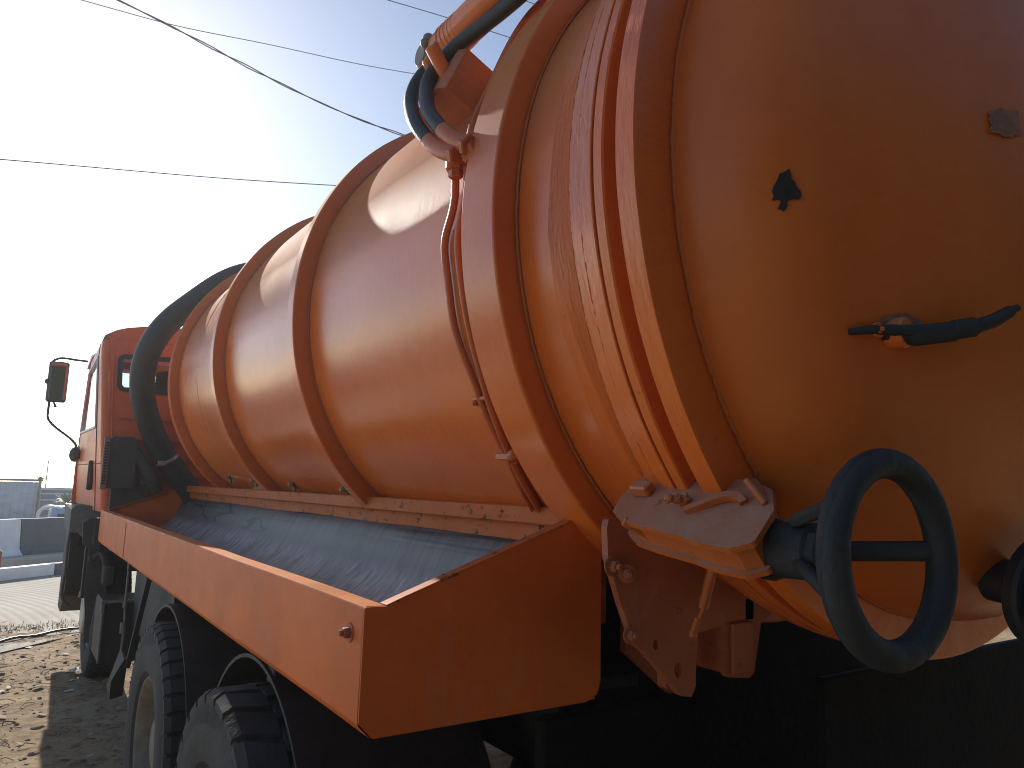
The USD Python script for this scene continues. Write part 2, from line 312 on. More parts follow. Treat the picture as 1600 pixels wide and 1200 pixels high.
# bare earth
mat('dirt', {'g': ('geometry', {}), 'n1': ('noise_texture', {'scale': 0.9, 'detail': 8.0, 'roughness': 0.65}), 'n2': ('noise_texture', {'scale': 14.0, 'detail': 8.0, 'roughness': 0.75}),
             'n3': ('noise_texture', {'scale': 90.0, 'detail': 4.0, 'roughness': 0.7}),
             'r1': ('rgb_ramp', {'ramp': [(0.3, (0.25, 0.175, 0.105)), (0.5, (0.38, 0.275, 0.17)), (0.7, (0.48, 0.36, 0.235))]}),
             'r2': ('rgb_ramp', {'ramp': [(0.3, (0.35, 0.33, 0.3)), (0.5, (0.9, 0.9, 0.88)), (0.72, (1.25, 1.2, 1.1))]}), 'mu': ('mix_color', {'blend_type': 'multiply', 'fac': 0.9, 'use_clamp': False}),
             'a': ('math', {'math_type': 'multiply_add', 'value2': 0.35}), 'bp': ('bump', {'strength': 0.6, 'distance': 0.02}),
             'p': ('principled_bsdf', {'roughness': 0.95, 'specular_ior_level': 0.15})},
    [('g.position', 'n1.vector'), ('g.position', 'n2.vector'), ('g.position', 'n3.vector'), ('n1.fac', 'r1.fac'), ('n2.fac', 'r2.fac'), ('r1.color', 'mu.a'), ('r2.color', 'mu.b'), ('mu.result', 'p.base_color'),
     ('n3.fac', 'a.value1'), ('n2.fac', 'a.value3'), ('a.value', 'bp.height'), ('bp.normal', 'p.normal')])
# raked concrete carriageway: curved grooves
mat('road_concrete', {'g': ('geometry', {}), 'mp': ('mapping', {'location': (5.2, -10.0, 0), 'scale': (1, 1, 0)}),
             'w': ('wave_texture', {'wave_type': 'rings', 'rings_direction': 'z', 'scale': 2.6, 'distortion': 0.6, 'detail': 2.0, 'detail_scale': 0.6}),
             'n1': ('noise_texture', {'scale': 0.8, 'detail': 7.0, 'roughness': 0.6}), 'r1': ('rgb_ramp', {'ramp': [(0.3, (0.36, 0.33, 0.275)), (0.7, (0.50, 0.465, 0.395))]}),
             'wr': ('map_range', {'from_min': 0.0, 'from_max': 0.5, 'to_min': 0.86, 'to_max': 1.0, 'clamp': True}), 'mu': ('mix_color', {'blend_type': 'multiply', 'fac': 1.0}),
             'bp': ('bump', {'strength': 0.28, 'distance': 0.02}), 'p': ('principled_bsdf', {'roughness': 0.9, 'specular_ior_level': 0.2})},
    [('g.position', 'mp.vector'), ('mp.vector', 'w.vector'), ('g.position', 'n1.vector'), ('n1.fac', 'r1.fac'), ('w.fac', 'wr.value'), ('r1.color', 'mu.a'), ('wr.result', 'mu.b'), ('mu.result', 'p.base_color'),
     ('w.fac', 'bp.height'), ('bp.normal', 'p.normal')])

# ------------------------------------------------------------------ setting
def sheet(xs, ys, zf):
    X, Y = np.meshgrid(xs, ys, indexing='ij'); Z = zf(X, Y)
    n, m = X.shape; V = np.stack([X, Y, Z], -1).reshape(-1, 3)
    i, j = np.meshgrid(np.arange(n - 1), np.arange(m - 1), indexing='ij'); a = (i * m + j).ravel()
    q = np.stack([a, a + m, a + m + 1, a + 1], -1)
    return trimesh.Trimesh(V, np.vstack([q[:, [0, 1, 2]], q[:, [0, 2, 3]]]), process=False)

RD = np.array([math.sin(math.radians(50)), math.cos(math.radians(50)), 0.0])   # along the road
RN = np.array([-RD[1], RD[0], 0.0])                                            # across, away from the truck
K0 = np.array([0.50, 14.88, 0.0])                                              # a point on the kerb foot
def gz(X, Y):
    """Ground: little lumps near the truck, a dip beyond the median, otherwise level."""
    P = np.stack([X, Y, np.zeros_like(X)], -1)
    s = (P - K0) @ RN
    z = 0.05 * (meshkit.fbm(P * np.array([1.6, 1.6, 1]), 5, 3) - 0.5) + 0.03 * (meshkit.fbm(P * np.array([7, 7, 1]), 3, 9) - 0.5) - 0.006
    z = np.where(s > -3.0, -0.06, z)
    return np.where(s > 2.5, -0.06 - 0.62 * np.clip((s - 2.5) / 4, 0, 1), z)
def span(a, b, near0, near1, step, k):
    lo = near0 - np.geomspace(step, near0 - a, k)[::-1]; hi = near1 + np.geomspace(step, b - near1, k)
    return np.r_[lo, np.arange(near0, near1, step), hi]
obj('ground', sheet(span(-160, 160, -1.5, 5, .05, 40), span(-160, 160, 1.5, 12.5, .05, 40), gz), 'dirt', smooth=True, kind='structure')

# carriageway slabs between the dirt verge and the kerb
ed = [(-14, -4.9), (-6, -4.55), (-2.6, -4.30), (-1.2, -3.52), (-.5, -3.42), (.1, -3.6), (1.2, -4.15), (3, -4.5), (7, -4.7), (16, -4.9), (40, -4.9)]
rp = [K0 + RD * a + RN * b for a, b in ed]
rq = [K0 + RD * a - RN * 0.0 for a, b in ed]
rm = ruled([(p[0], p[1], .004) for p in rp], [(p[0], p[1], .004) for p in rq])
obj('road', rm, 'road_concrete', kind='structure')

# ------------------------------------------------------------------ roadside things
def along(a, off, z): return K0 + RD * a + RN * off + np.array([0, 0, z])
RZ = math.atan2(RD[1], RD[0])
t = thing('painted_kerb', 'low kerb of alternating black and white painted blocks at the road edge', 'kerb', along(0, .1, 0))
L = 1.42
for i in range(-8, 18):
    obj('kerb_block', MB().box(along(i * L - .03 + L / 2 + .5, .1, .095), (L - .015, .2, .2), .02, rz=RZ), 'black_kerb_paint' if i % 2 == 0 else 'white_kerb_paint', t, smooth=30)
t = thing('drain_beam', 'long pale concrete beam lying between the painted kerb and the tall barrier', 'concrete beam', along(0, .9, 0))
for i in range(-5, 10):
    obj('beam_block', MB().box(along(i * 2.6 + .75 + .4, .98, .115), (2.57, .34, .27), .02, rz=RZ), 'concrete', t, smooth=30)
t = thing('road_barrier', 'tall median barrier painted in big black and white panels', 'barrier', along(0, 1.7, 0))
Lb = 2.3
for i in range(-7, 12):
    prof = [(-.22, 0), (.22, 0), (.22, .10), (.13, .22), (.09, .84), (.06, .87), (-.06, .87), (-.09, .84), (-.13, .32), (-.22, .22)]
    a0 = i * Lb + 1.14
    m = MB().extrude(prof, Lb - .02, along(a0, 1.72, 0), RN, (0, 0, 1), RD)
    obj('barrier_panel', m, 'black_kerb_paint' if i % 2 == 0 else 'white_kerb_paint', t)
    obj('barrier_foot', MB().box(along(a0 + (.0 if i % 2 else .1) + .55, 1.46, .24), (1.1, .06, .10), .01, rz=RZ), 'black_kerb_paint' if i % 2 == 0 else 'white_kerb_paint', t)

def fz(x, y): return -0.66
# sheet metal hoarding
t = thing('metal_hoarding', 'grey sheet metal hoarding with a pole on its end, beyond the barrier', 'hoarding', (0, 25, -.66))
m = [MB() for _ in range(3)]
for k in range(12):
    x1 = .76 - k * 1.1; 
    ys = 25 - k * .28
    for j, (z0, z1) in enumerate(((-.66, .62), (.62, 1.12), (1.12, 1.5))):
        sh = MB()
        n = 26; xx = np.linspace(x1 - 1.095, x1, n); dep = .012 * np.sign(np.sin(np.arange(n) * PI / 2 + .1)) + .004 * j
        A = np.stack([xx, ys + (x1 - xx) / 1.1 * -.28 + dep, np.full(n, z0)], -1); B = A.copy(); B[:, 2] = z1 + .004
        sh.add(ruled(A, B)); obj('metal_sheet', sh, 'sheet_metal_grey', t)
obj('top_rail', MB().tube([(.86, 25, 1.56), (-12, 21.7, 1.48)], .03), 'fence_grey', t)
p = MB().cyl((.80, 24.97, -.66), (.80, 24.97, 1.56), .04).sphere((.80, 24.97, 1.60), .06).beam((.70, 24.97, 1.63), (.93, 24.97, 1.60), .03, .03)
obj('end_post', p, 'dusty_steel', t)
# rail fence and long low building behind
t = thing('rail_fence', 'dark grey wall with pale horizontal rails and posts behind the blue van', 'fence', (2, 31, -.66))
obj('wall', MB().box2((.9, 31.0, -.66), (9, 31.2, 1.28)), 'fence_grey', t)
for z in (.5, .83, 1.05, 1.2): obj('rail', MB().box2((.9, 30.9, z), (9, 30.95, z + .05)), 'sheet_metal_grey', t)
for k in range(8): obj('post', MB().box2((1.0 + k * 1.0, 30.85, -.66), (1.05 + k * 1.0, 30.9, 1.32)), 'sheet_metal_grey', t)
# parked vehicles just showing over the barrier
t = thing('blue_van', 'pale blue van roof showing over the barrier beside the truck cab', 'van', (1.7, 23.5, -.66))
bx, by = 1.06, 23.2
body = trimesh.convex.convex_hull(np.array([(bx + a, by + b, z) for a, b, z in ((0, 0, .25), (0, 1.7, .25), (3.6, 0, .25), (3.6, 1.7, .25), (.02, .02, .86), (.02, 1.68, .86), (3.6, .02, .86), (3.6, 1.68, .86), (.04, .08, 1.0), (.1, 1.6, 1.0), (3.4, .1, 1.0), (3.4, 1.6, 1.0)) ]) - [0, 0, .12])
obj('body', MB().add(body).box2((bx, by, -.42), (bx + 3.7, by + 1.7, .2), .05), 'car_blue', t)
obj('window', MB().box2((bx + .16, by - .01, .46), (bx + 1.5, by + .02, .70), .01), 'chassis_black', t)
for k in range(2): obj('wheel', MB().cyl((bx + .7 + 2.2 * k, by - .02, -.36), (bx + .7 + 2.2 * k, by + .2, -.36), .3), 'tyre_rubber', t)
t = thing('orange_tricycle', 'small orange open sided three wheeler with white frame left of the blue van', 'tricycle', (.95, 23, -.66))
ox, oy = .78, 22.6
obj('body', MB().box2((ox, oy, -.4), (ox + .34, oy + .9, .56), .05).box2((ox + .3, oy, -.4), (ox + .6, oy + .9, .2), .05), 'car_orange', t, smooth=30)
obj('frame', MB().tube([(ox, oy, .5), (ox + .02, oy, .78), (ox + .1, oy, .86), (ox + .5, oy, .86)], .03, n=20).tube([(ox, oy + .8, .5), (ox + .02, oy + .8, .78), (ox + .1, oy + .8, .86), (ox + .5, oy + .8, .86)], .03, n=20).cyl((ox + .22, oy, .5), (ox + .22, oy, .86), .02), 'white_tube', t, smooth=30)
for k in range(3): obj('wheel', MB().cyl((ox + .1 + .2 * k, oy + (0, .8, .4)[k], -.45), (ox + .1 + .2 * k, oy + .1 + (0, .8, .4)[k], -.45), .22), 'tyre_rubber', t)
# palm
t = thing('palm_bush', 'small bright green palm bush standing behind the blue van', 'palm', (1.75, 29, -.66))
obj('trunk', MB().tube([(1.75, 29, -.66), (1.78, 29, .2), (1.74, 29, .8)], [.1, .08, .07], n=3), 'trunk_brown', t, smooth=30)
fr = MB()
for k in range(46):
    a = rng.uniform(0, 2 * PI); el = rng.uniform(.2, 1.35); ln = rng.uniform(.35, .62)
    d = np.array([math.cos(a) * math.cos(el), math.sin(a) * math.cos(el), math.sin(el)])
    pts = np.array([np.array([1.74, 29, .8]) + d * ln * s + np.array([0, 0, -.22 * s * s * ln]) for s in np.linspace(0, 1, 6)])
    w = np.cross(d, [0, 0, 1.0]); w /= np.linalg.norm(w)
    wd = np.array([.012, .03, .04, .034, .02, .003])[:, None]
    fr.add(ruled(pts - w * wd, pts + w * wd))
obj('crown', fr, 'leaf_green', t)
# far pole
t = thing('street_pole', 'thin tall grey pole rising above the hoarding', 'pole', (1.28, 34, -.66))
obj('shaft', MB().cyl((1.28, 34, -.66), (1.28, 34, 2.25), .022, 10), 'sheet_metal_grey', t)
obj('finial', MB().sphere((1.28, 34, 2.26), .03), 'sheet_metal_grey', t)

# overhead wires
def wire(name, pts, r, label, twist=0.0, ext=14, group=None):
    p = np.array(pts, float); e0 = p[0] - p[1]; e1 = p[-1] - p[-2]
    p = np.vstack([p[0] + e0 / np.linalg.norm(e0) * ext, p, p[-1] + e1 / np.linalg.norm(e1) * ext])
    c = spline(p, 220)
    m = MB()
    if twist:
        a, b, d = frame(c[-1] - c[0]); s = np.arange(len(c))
        for k in range(2):
            ph = s * .9 + k * PI
            m.add(tube_mesh(c + twist * (np.cos(ph)[:, None] * a + np.sin(ph)[:, None] * b) * (1 + .5 * np.sin(s * .37))[:, None], r, 6))
    else: m.add(tube_mesh(c, r, 6))
    tag(obj(name, m, 'wire_black', smooth=True), label, 'wire', group)
def sc(pts, y0, y1):   # wires measured on one vertical plane, moved to another along the line of sight
    k = y1 / y0; return [(x * k, y1, EYE[2] + (z - EYE[2]) * k) for x, z in pts]
wire('overhead_wire', sc([(.66, 8.86), (1.25, 8.76), (2.43, 8.52), (3.57, 8.31), (4.57, 8.19), (5.52, 8.15)], 12, 9), .007, 'thick twisted black service cable sloping down to the tank top', twist=.009)
wire('overhead_wire', sc([(1.06, 10.47), (1.56, 10.51), (3.38, 10.79), (5.63, 11.12), (7.32, 11.44)], 15, 9.5), .005, 'thin overhead wire crossing the thick twisted cable, ending behind the black hoses')
wire('overhead_wire', sc([(-.74, 7.76), (.87, 8.04), (3.38, 8.48), (6.0, 9.0)], 17, 12), .008, 'lone overhead wire running across from the left edge to the tank ribs')
wire('overhead_wire', sc([(6.23, 12.96), (7.85, 13.16), (9.75, 13.36)], 15, 9), .006, 'overhead wire passing behind the hydraulic ram at the top')
wire('overhead_wire', sc([(9.71, 14.54), (10.54, 14.64)], 15, 9), .006, 'short stretch of wire at the very top right of the ram')
wire('overhead_wire', sc([(-.43, 3.03), (.9, 3.24), (2.99, 3.66)], 45, 40), .014, 'upper of two faint distant wires left of the cab', ext=30)
wire('overhead_wire', sc([(-.4, 2.78), (1.19, 3.09), (3.0, 3.53)], 45, 41), .014, 'lower of two faint distant wires left of the cab', ext=30)

# rust coloured post at the left edge, black cable on the ground
t = thing('steel_post', 'rust brown steel post with a dark foot at the far left edge of the picture', 'post', (-.03, 10.05, 0))
obj('shaft', MB().box2((-.10, 9.98, .40), (.045, 10.12, .86), .02), 'rust_post', t, smooth=30)
obj('foot', MB().box2((-.11, 9.97, -.03), (.037, 10.13, .40), .015), 'chassis_black', t, smooth=30)
cb = spline([(-2.2, 8.7, .012), (-1.0, 9.05, .016), (.117, 9.293, .014), (.25, 9.38, .03), (.393, 9.447, .020), (.6, 9.56, .035), (.78, 9.609, .04), (1.2, 9.66, .02), (2.4, 9.4, .012)], 90)
tag(obj('cable', tube_mesh(cb, .014, 8), 'black_rubber', smooth=True), 'black cable lying across the dirt in front of the road edge', 'cable')

def gh(x, y): return float(gz(np.array([x]), np.array([y]))[0])
def scatter(name, n, xr_, yr_, make, mat_, label=None):
    m = MB()
    for k in range(n):
        x, y = rng.uniform(*xr_), rng.uniform(*yr_); m.add(make(x, y, gh(x, y)))
    return obj(name, m, mat_, kind='stuff')
def pebble(x, y, z):
    r = .004 + .014 * rng.random() ** 4; p = trimesh.creation.icosphere(subdivisions=1, radius=r)
    p.vertices = np.asarray(p.vertices) * (1, rng.uniform(.6, 1), .6) * (1 + .2 * rng.normal(size=(len(p.vertices), 1))) + (x, y, z + r * .25); return p
def clod(x, y, z):
    r = .012 + .035 * rng.random() ** 3; p = trimesh.creation.icosphere(subdivisions=2, radius=1)
    v = np.asarray(p.vertices); v = v * (1 + .6 * (meshkit.fbm(v * 2 + rng.uniform(0, 50), 3) - .5))[:, None]
    p.vertices = v * r * (1, rng.uniform(.6, 1), .45) + (x, y, z); return p
def scrap(x, y, z):
    s_, a = rng.uniform(.012, .04), rng.uniform(0, 6.3); c, d = math.cos(a), math.sin(a); b = s_ * rng.uniform(.3, .7); h = rng.uniform(.004, .02)
    V = np.array([(-s_, -b, 0), (s_, -b * .8, h * .4), (s_ * .9, b, h), (-s_ * .8, b, h * .5)]); V = V @ np.array([[c, d, 0], [-d, c, 0], [0, 0, 1]]) + (x, y, z + .004)
    return trimesh.Trimesh(V, [[0, 1, 2], [0, 2, 3]], process=False)
def twig(x, y, z):
    a = rng.uniform(0, 6.3); l = rng.uniform(.05, .16); q_ = np.array([math.cos(a), math.sin(a), 0]) * l
    return tube_mesh([np.array([x, y, z + .006]), np.array([x, y, z + .02]) + q_ * .5 + rng.normal(0, .012, 3) * (1, 1, .3), np.array([x, y, z + .008]) + q_], .0025, 4)
def blade(x, y, z):
    a = rng.uniform(0, 6.3); l = rng.uniform(.02, .06); w = .003; d = np.array([math.cos(a), math.sin(a), 0])
    P0, P1, P2 = np.array([x, y, z]), np.array([x, y, z + l * .7]) + d * l * .25, np.array([x, y, z + l]) + d * l * .7; e = np.array([-d[1], d[0], 0]) * w
    return trimesh.Trimesh(np.array([P0 - e, P0 + e, P1 - e, P1 + e, P2]), [[0, 1, 3], [0, 3, 2], [2, 3, 4]], process=False)
scatter('pebbles', 1500, (-1.2, 2.0), (4.6, 10.2), pebble, 'pebble_stone')
scatter('clods', 260, (-1.2, 2.2), (4.6, 10.0), clod, 'dirt')
scatter('litter', 260, (-1.2, 1.4), (4.6, 10.2), scrap, 'dead_leaf')
scatter('paper_litter', 36, (-1.2, 1.0), (4.8, 10.3), scrap, 'litter_white')
scatter('twigs', 420, (-1.2, 1.6), (4.6, 10.2), twig, 'dead_leaf')
g_ = MB()
for k in range(900):
    x = rng.uniform(-.9, 1.4); y = 10.0 + .12 * x + rng.normal(0, .14)
    if meshkit.noise(np.array([[x * 3, y * 3, 0]]), 4)[0] > .35: g_.add(blade(x, y, gh(x, y) - .005))
obj('verge_grass', g_, 'dry_grass', kind='stuff')
tag(obj('paper_scrap', MB().add(trimesh.Trimesh(np.array([(.60, 7.70, .02), (.74, 7.75, .03), (.76, 7.68, .045), (.66, 7.62, .022)]), [[0, 1, 2], [0, 2, 3]], process=False)), 'litter_white'), 'torn scrap of white paper on the dirt beside the front wheel', 'paper')

# added trees, unseen behind the camera, to darken rear door reflections and tray end
tl = MB()
for k in range(20):
    cx, cy, ch = -9 + 1.55 * k + rng.normal(0, .3), -5.6 + rng.normal(0, .5) - .8 * (k % 2), (rng.uniform(1.2, 2.0) if k % 2 else rng.uniform(3.9, 4.8))
    P_ = rng.normal(size=(1300, 3)); P_ /= np.linalg.norm(P_, axis=1)[:, None]; P_ *= (rng.random(1300) ** .4)[:, None]
    P_ = P_ * (2.0, 1.0, 1.9) + (cx, cy, ch); Q_ = rng.normal(size=(1300, 3)) * .17; W_ = rng.normal(size=(1300, 3)) * .17
    V_ = np.stack([P_ - Q_, P_ + W_, P_ + Q_, P_ - W_], 1).reshape(-1, 3); b_ = np.arange(1300)[:, None] * 4
    tl.add(trimesh.Trimesh(V_, np.vstack([b_ + [0, 1, 2], b_ + [0, 2, 3]]), process=False)).cyl((cx, cy, 0), (cx, cy, ch), .14, 10)
obj('added_tree_row', tl, 'leaf_dark', kind='stuff')

# ------------------------------------------------------------------ the tanker truck
truck = thing('tanker_truck', 'orange vacuum tanker truck with ribbed tank, side hose tray and black handwheel', 'truck', (1.98, 4.0, 0))

# tank frame: local y along the tank
ty = np.array([0.00946, 1, 0.02124]); ty /= np.linalg.norm(ty); tx = np.cross(ty, [0, 0, 1.0]); tx /= np.linalg.norm(tx); tz = np.cross(tx, ty)
TR = np.stack([tx, ty, tz], 1); TO = np.array([1.9416, 0, 0.66795 + 1.68])
def TL(v): return np.asarray(v, float) @ TR.T + TO
def pol(y, th, r):
    th = np.radians(th); return TL(np.stack([-np.cos(th) * r, np.asarray(y, float) + 0 * th, np.sin(th) * r], -1))

def lathe(profile, n=256, closed=False, th0=0, th1=360, warp=None):
    """Profile of (y, r) pairs turned about the tank's axis; closed joins the last to the first."""
    p = np.array(profile, float); k = len(p)
    full = th1 - th0 >= 360
    th = np.radians(np.linspace(th0, th1, n, endpoint=not full))
    V = np.stack([-np.cos(th)[None] * p[:, 1:2], np.repeat(p[:, :1], n, 1), np.sin(th)[None] * p[:, 1:2]], -1)
    if warp is not None: V = warp(V)
    F = []
    m = n if full else n - 1
    i, j = np.meshgrid(np.arange(k if closed else k - 1), np.arange(m), indexing='ij'); i2, j2 = (i + 1) % k, (j + 1) % n
    q = np.stack([i * n + j, i * n + j2, i2 * n + j2, i2 * n + j], -1).reshape(-1, 4)
    V = V.reshape(-1, 3)
    tm = trimesh.Trimesh(TL(V), np.vstack([q[:, [0, 2, 1]], q[:, [0, 3, 2]]]), process=False)
    return tm

def dent(amp, sx, sy, seed):
    def f(V):
        r = np.hypot(V[..., 0], V[..., 2]); d = amp * (meshkit.fbm(np.stack([V[..., 0] * sx, V[..., 1] * sy, V[..., 2] * sx], -1) + 20, 3, seed) - .5)
        k = (1 + d / np.maximum(r, .2))
        return np.stack([V[..., 0] * k, V[..., 1], V[..., 2] * k], -1)
    return f

# barrel with a dished front end
ys = np.linspace(1.16, 6.22, 150)
prof = [(y, 1.0) for y in ys]
for a in np.linspace(0, PI / 2, 16)[1:]: prof.append((6.22 + .22 * math.sin(a), .78 + .22 * math.cos(a)))
for r in np.linspace(.78, 0.001, 12)[1:]: prof.append((6.44 + .12 * (1 - (r / .78) ** 2), r))
tank = obj('tank', lathe(prof, 256, warp=dent(.010, 1.6, 1.3, 4)), 'tank_paint', truck, smooth=40)

def rib(y, w, h=.067, slope=.03):
    """A rolled channel band: flat rear face at y, flat outer face, sloping front."""
    return [(y, .995), (y, 1 + h - .006), (y + .002, 1 + h - .002), (y + .006, 1 + h), (y + w, 1 + h), (y + w + .006, 1 + h - .003), (y + w + slope, 1.0), (y + w + slope + .01, .995)]
for y, w in ((1.4164, .15), (2.9666, .075), (4.475, .075), (5.9765, .075)):
    obj('rib', lathe(rib(y, w), 256, warp=dent(.005, 3, 3, int(y * 10))), 'tank_paint', tank, smooth=25)
def bead(y, r, rad, seed, th0=-75, th1=120, n=700, mesh=None):
    th = np.linspace(th0, th1, n); rr = r + .0015 * (meshkit.fbm(np.stack([th * .9, th * 0, th * 0], -1), 3, seed) - .5)
    yy = y + .003 * (meshkit.fbm(np.stack([th * .5, th * 0 + 7, th * 0], -1), 3, seed + 1) - .5)
    return tube_mesh(pol(yy, th, rr), .62 * rad * (1 + .6 * (meshkit.noise(np.stack([th * 2.4, th * 0, th * 0], -1), seed) - .5)), 8)
obj('weld_seam', bead(1.408, 1.004, .006, 3), 'weld_paint', tank, smooth=True)
obj('weld_seam', bead(1.607, 1.004, .005, 5), 'weld_paint', tank, smooth=True)
obj('weld_seam', bead(2.958, 1.003, .005, 7), 'weld_paint', tank, smooth=True)
obj('weld_seam', bead(5.30, .9995, .003, 9), 'weld_paint', tank, smooth=True)
obj('weld_seam', bead(4.468, 1.003, .005, 11), 'weld_paint', tank, smooth=True)
obj('weld_seam', bead(5.97, 1.003, .005, 12), 'weld_paint', tank, smooth=True)

# fixed flange at the tank mouth: a flared skirt, two raised bands
fl = [(1.30, .999), (1.26, 1.003), (1.21, 1.014), (1.175, 1.030), (1.158, 1.036), (1.157, 1.041), (1.112, 1.046), (1.111, 1.053), (1.068, 1.058), (1.066, 1.056), (1.0655, 1.02), (1.0655, .97)]
flange = obj('tank_flange', lathe(fl, 300, warp=dent(.004, 4, 4, 21)), 'flange_paint', tank, smooth=25)
obj('weld_seam', bead(1.157, 1.0395, .0032, 13), 'weld_paint', tank, smooth=True)
obj('weld_seam', bead(1.111, 1.051, .0032, 15), 'weld_paint', tank, smooth=True)

# hinged rear door: rings and dished end
RK, RC, RJ, YJ = .25, 1.9, .97, .93
s_ = (RJ - RK) / (RC - RK); R1_ = RC * s_; DEP = RC - (RC - RK) * math.sqrt(1 - s_ * s_)
def domeY(r):
    r = np.asarray(r, float)
    return YJ - np.where(r <= R1_, DEP - (RC - np.sqrt(np.maximum(RC * RC - r * r, 0))), np.sqrt(np.maximum(RK * RK - (np.maximum(r, RJ - RK) - (RJ - RK)) ** 2, 0)))
rs = np.r_[np.linspace(.002, R1_, 60), RJ - RK + RK * np.cos(np.linspace(math.acos((R1_ - RJ + RK) / RK), 0, 40)[1:])]
dp = [(float(domeY(r)), float(r)) for r in rs]
def domewarp(V):
    d = .008 * (meshkit.fbm(V * 2.2 + 9, 3, 31) - .5); d = d * np.clip((.95 - np.hypot(V[..., 0], V[..., 2])) * 6, 0, 1)
    W = V.copy(); W[..., 1] += d; return W
door = obj('rear_door', lathe(dp, 300, warp=domewarp), 'door_paint', truck, smooth=True)
rg = [(.9355, .955), (.9345, .985), (.934, 1.058), (.9365, 1.0635), (.985, 1.0637), (.9885, 1.060), (.9885, 1.022), (1.029, 1.018), (1.030, 1.054), (1.033, 1.058), (1.057, 1.058), (1.0595, 1.055), (1.0595, .975)]
obj('door_ring', lathe(rg, 300, warp=dent(.0035, 4, 4, 41)), 'flange_paint', door, smooth=25)
obj('weld_seam', bead(.929, .968, .009, 17, -110, 100), 'weld_paint', door, smooth=True)

def dome_patch(poly, lift, name, material, jag=.006, seed=1):
    """A patch that lies on the dished end, given in tank local x, z; ragged rim."""
    p = np.array(poly, float); q = []
    for a, b in zip(p, np.roll(p, -1, 0)):
        n = max(3, int(np.linalg.norm(b - a) / .008))
        for s in np.linspace(0, 1, n, endpoint=False):
            q.append(a + (b - a) * s + np.random.default_rng(seed + len(q)).normal(0, jag * .35, 2))
    m = trimesh.creation.extrude_polygon(Polygon(q).buffer(0) if Polygon(q).buffer(0).geom_type == 'Polygon' else max(Polygon(q).buffer(0).geoms, key=lambda g: g.area), .001, engine='earcut')
    m = m.subdivide_to_size(.02)
    v = np.asarray(m.vertices); r = np.hypot(v[:, 0], v[:, 1])
    y = domeY(r) - lift - v[:, 2] + .002
    m.vertices = TL(np.stack([v[:, 0], y, v[:, 1]], -1)); m.invert()
    return obj(name, m, material, door)
dome_patch([(-.893, -.128), (-.880, -.120), (-.868, -.142), (-.859, -.165), (-.874, -.172), (-.878, -.190), (-.884, -.190), (-.885, -.174), (-.894, -.165)], .006, 'paint_chip', 'chip_dark', .004, 3)
dome_patch([(-.505, .043), (-.47, .052), (-.436, .057), (-.426, .010), (-.46, .000), (-.503, .000)], .006, 'paint_chip', 'chip_worn', .007, 60)
dome_patch([(-.70, -.36), (-.66, -.352), (-.62, -.362), (-.61, -.392), (-.63, -.41), (-.67, -.40), (-.70, -.385)], .0052, 'paint_chip', 'chip_worn', .004, 90)
# small black lever with a bent tip on the door
def DL(x, z, off): return TL([x, float(domeY(math.hypot(x, z))) - off, z])
g = obj('valve_lever', MB().add(tube_mesh(spline([DL(-.758, -.394, .012), DL(-.72, -.388, .02), DL(-.665, -.388, .03), DL(-.60, -.382, .045)], 20), np.linspace(.006, .016, 20), 12))
        .add(tube_mesh([DL(-.69, -.392, .002), DL(-.655, -.396, .03), DL(-.60, -.386, .045)], [.010, .017, .016], 12)), 'wheel_paint', door, smooth=40)
obj('lever_boss', MB().cyl(DL(-.665, -.388, -.012), DL(-.665, -.388, .022), .028, 20).hexbolt(DL(-.715, -.388, .016), TR @ np.array([-.4, -1, 0]), .008, .008), 'flange_paint', g, smooth=40)
obj('lever_sleeve', MB().cyl(DL(-.605, -.383, .044), DL(-.572, -.375, .055), .0175, 18), 'wheel_paint', g, smooth=40)
obj('lever_tip', MB().tube([DL(-.574, -.376, .054), DL(-.55, -.366, .06), DL(-.515, -.344, .064)], [.013, .0125, .011], n=3).cyl(DL(-.517, -.345, .064), DL(-.502, -.336, .066), .0065, 12), 'wheel_paint', g, smooth=40)

# clamp lug beside the door mouth, in the radial plane 40 degrees below horizontal
TH = -40.0; er = np.array([-math.cos(math.radians(TH)), 0, math.sin(math.radians(TH))]); ed_ = np.array([math.sin(math.radians(-TH)), 0, -math.cos(math.radians(TH))])
def LUG(y, rho, down): return TL(np.array([0, y, 0]) + er * rho + ed_ * down)
poly = smoothpoly([(1.195, 1.00), (1.20, 1.10), (1.185, 1.140), (1.139, 1.163), (1.07, 1.175), (.96, 1.188), (.90, 1.200), (.83, 1.204), (.792, 1.182), (.80, 1.10), (.835, 1.045), (.90, 1.02)], .012)
xax = TR[:, 1]; yax = TR @ er; zax = TR @ ed_
lug = obj('clamp_lug', MB().extrude(poly, .012, TL(np.zeros(3)), xax, yax, zax).extrude(poly.buffer(-.012), .07, TL(np.zeros(3)) + zax * .010, xax, yax, zax)
          .extrude(poly.buffer(-.003), .012, TL(np.zeros(3)) + zax * .062, xax, yax, zax), 'bracket_paint', truck)
obj('stop_block', MB().beam(LUG(1.165, 1.075, -.012), LUG(1.115, 1.075, -.012), .028, .026, .004, up=zax), 'bracket_paint', lug, smooth=30)
obj('locking_bar', MB().add(tube_mesh(spline([LUG(.985, 1.125, -.004), LUG(.95, 1.105, -.008), LUG(.915, 1.085, -.010), LUG(.885, 1.082, -.008), LUG(.87, 1.09, -.002)], 24), .010, 4)), 'bracket_paint', lug)
w = MB()
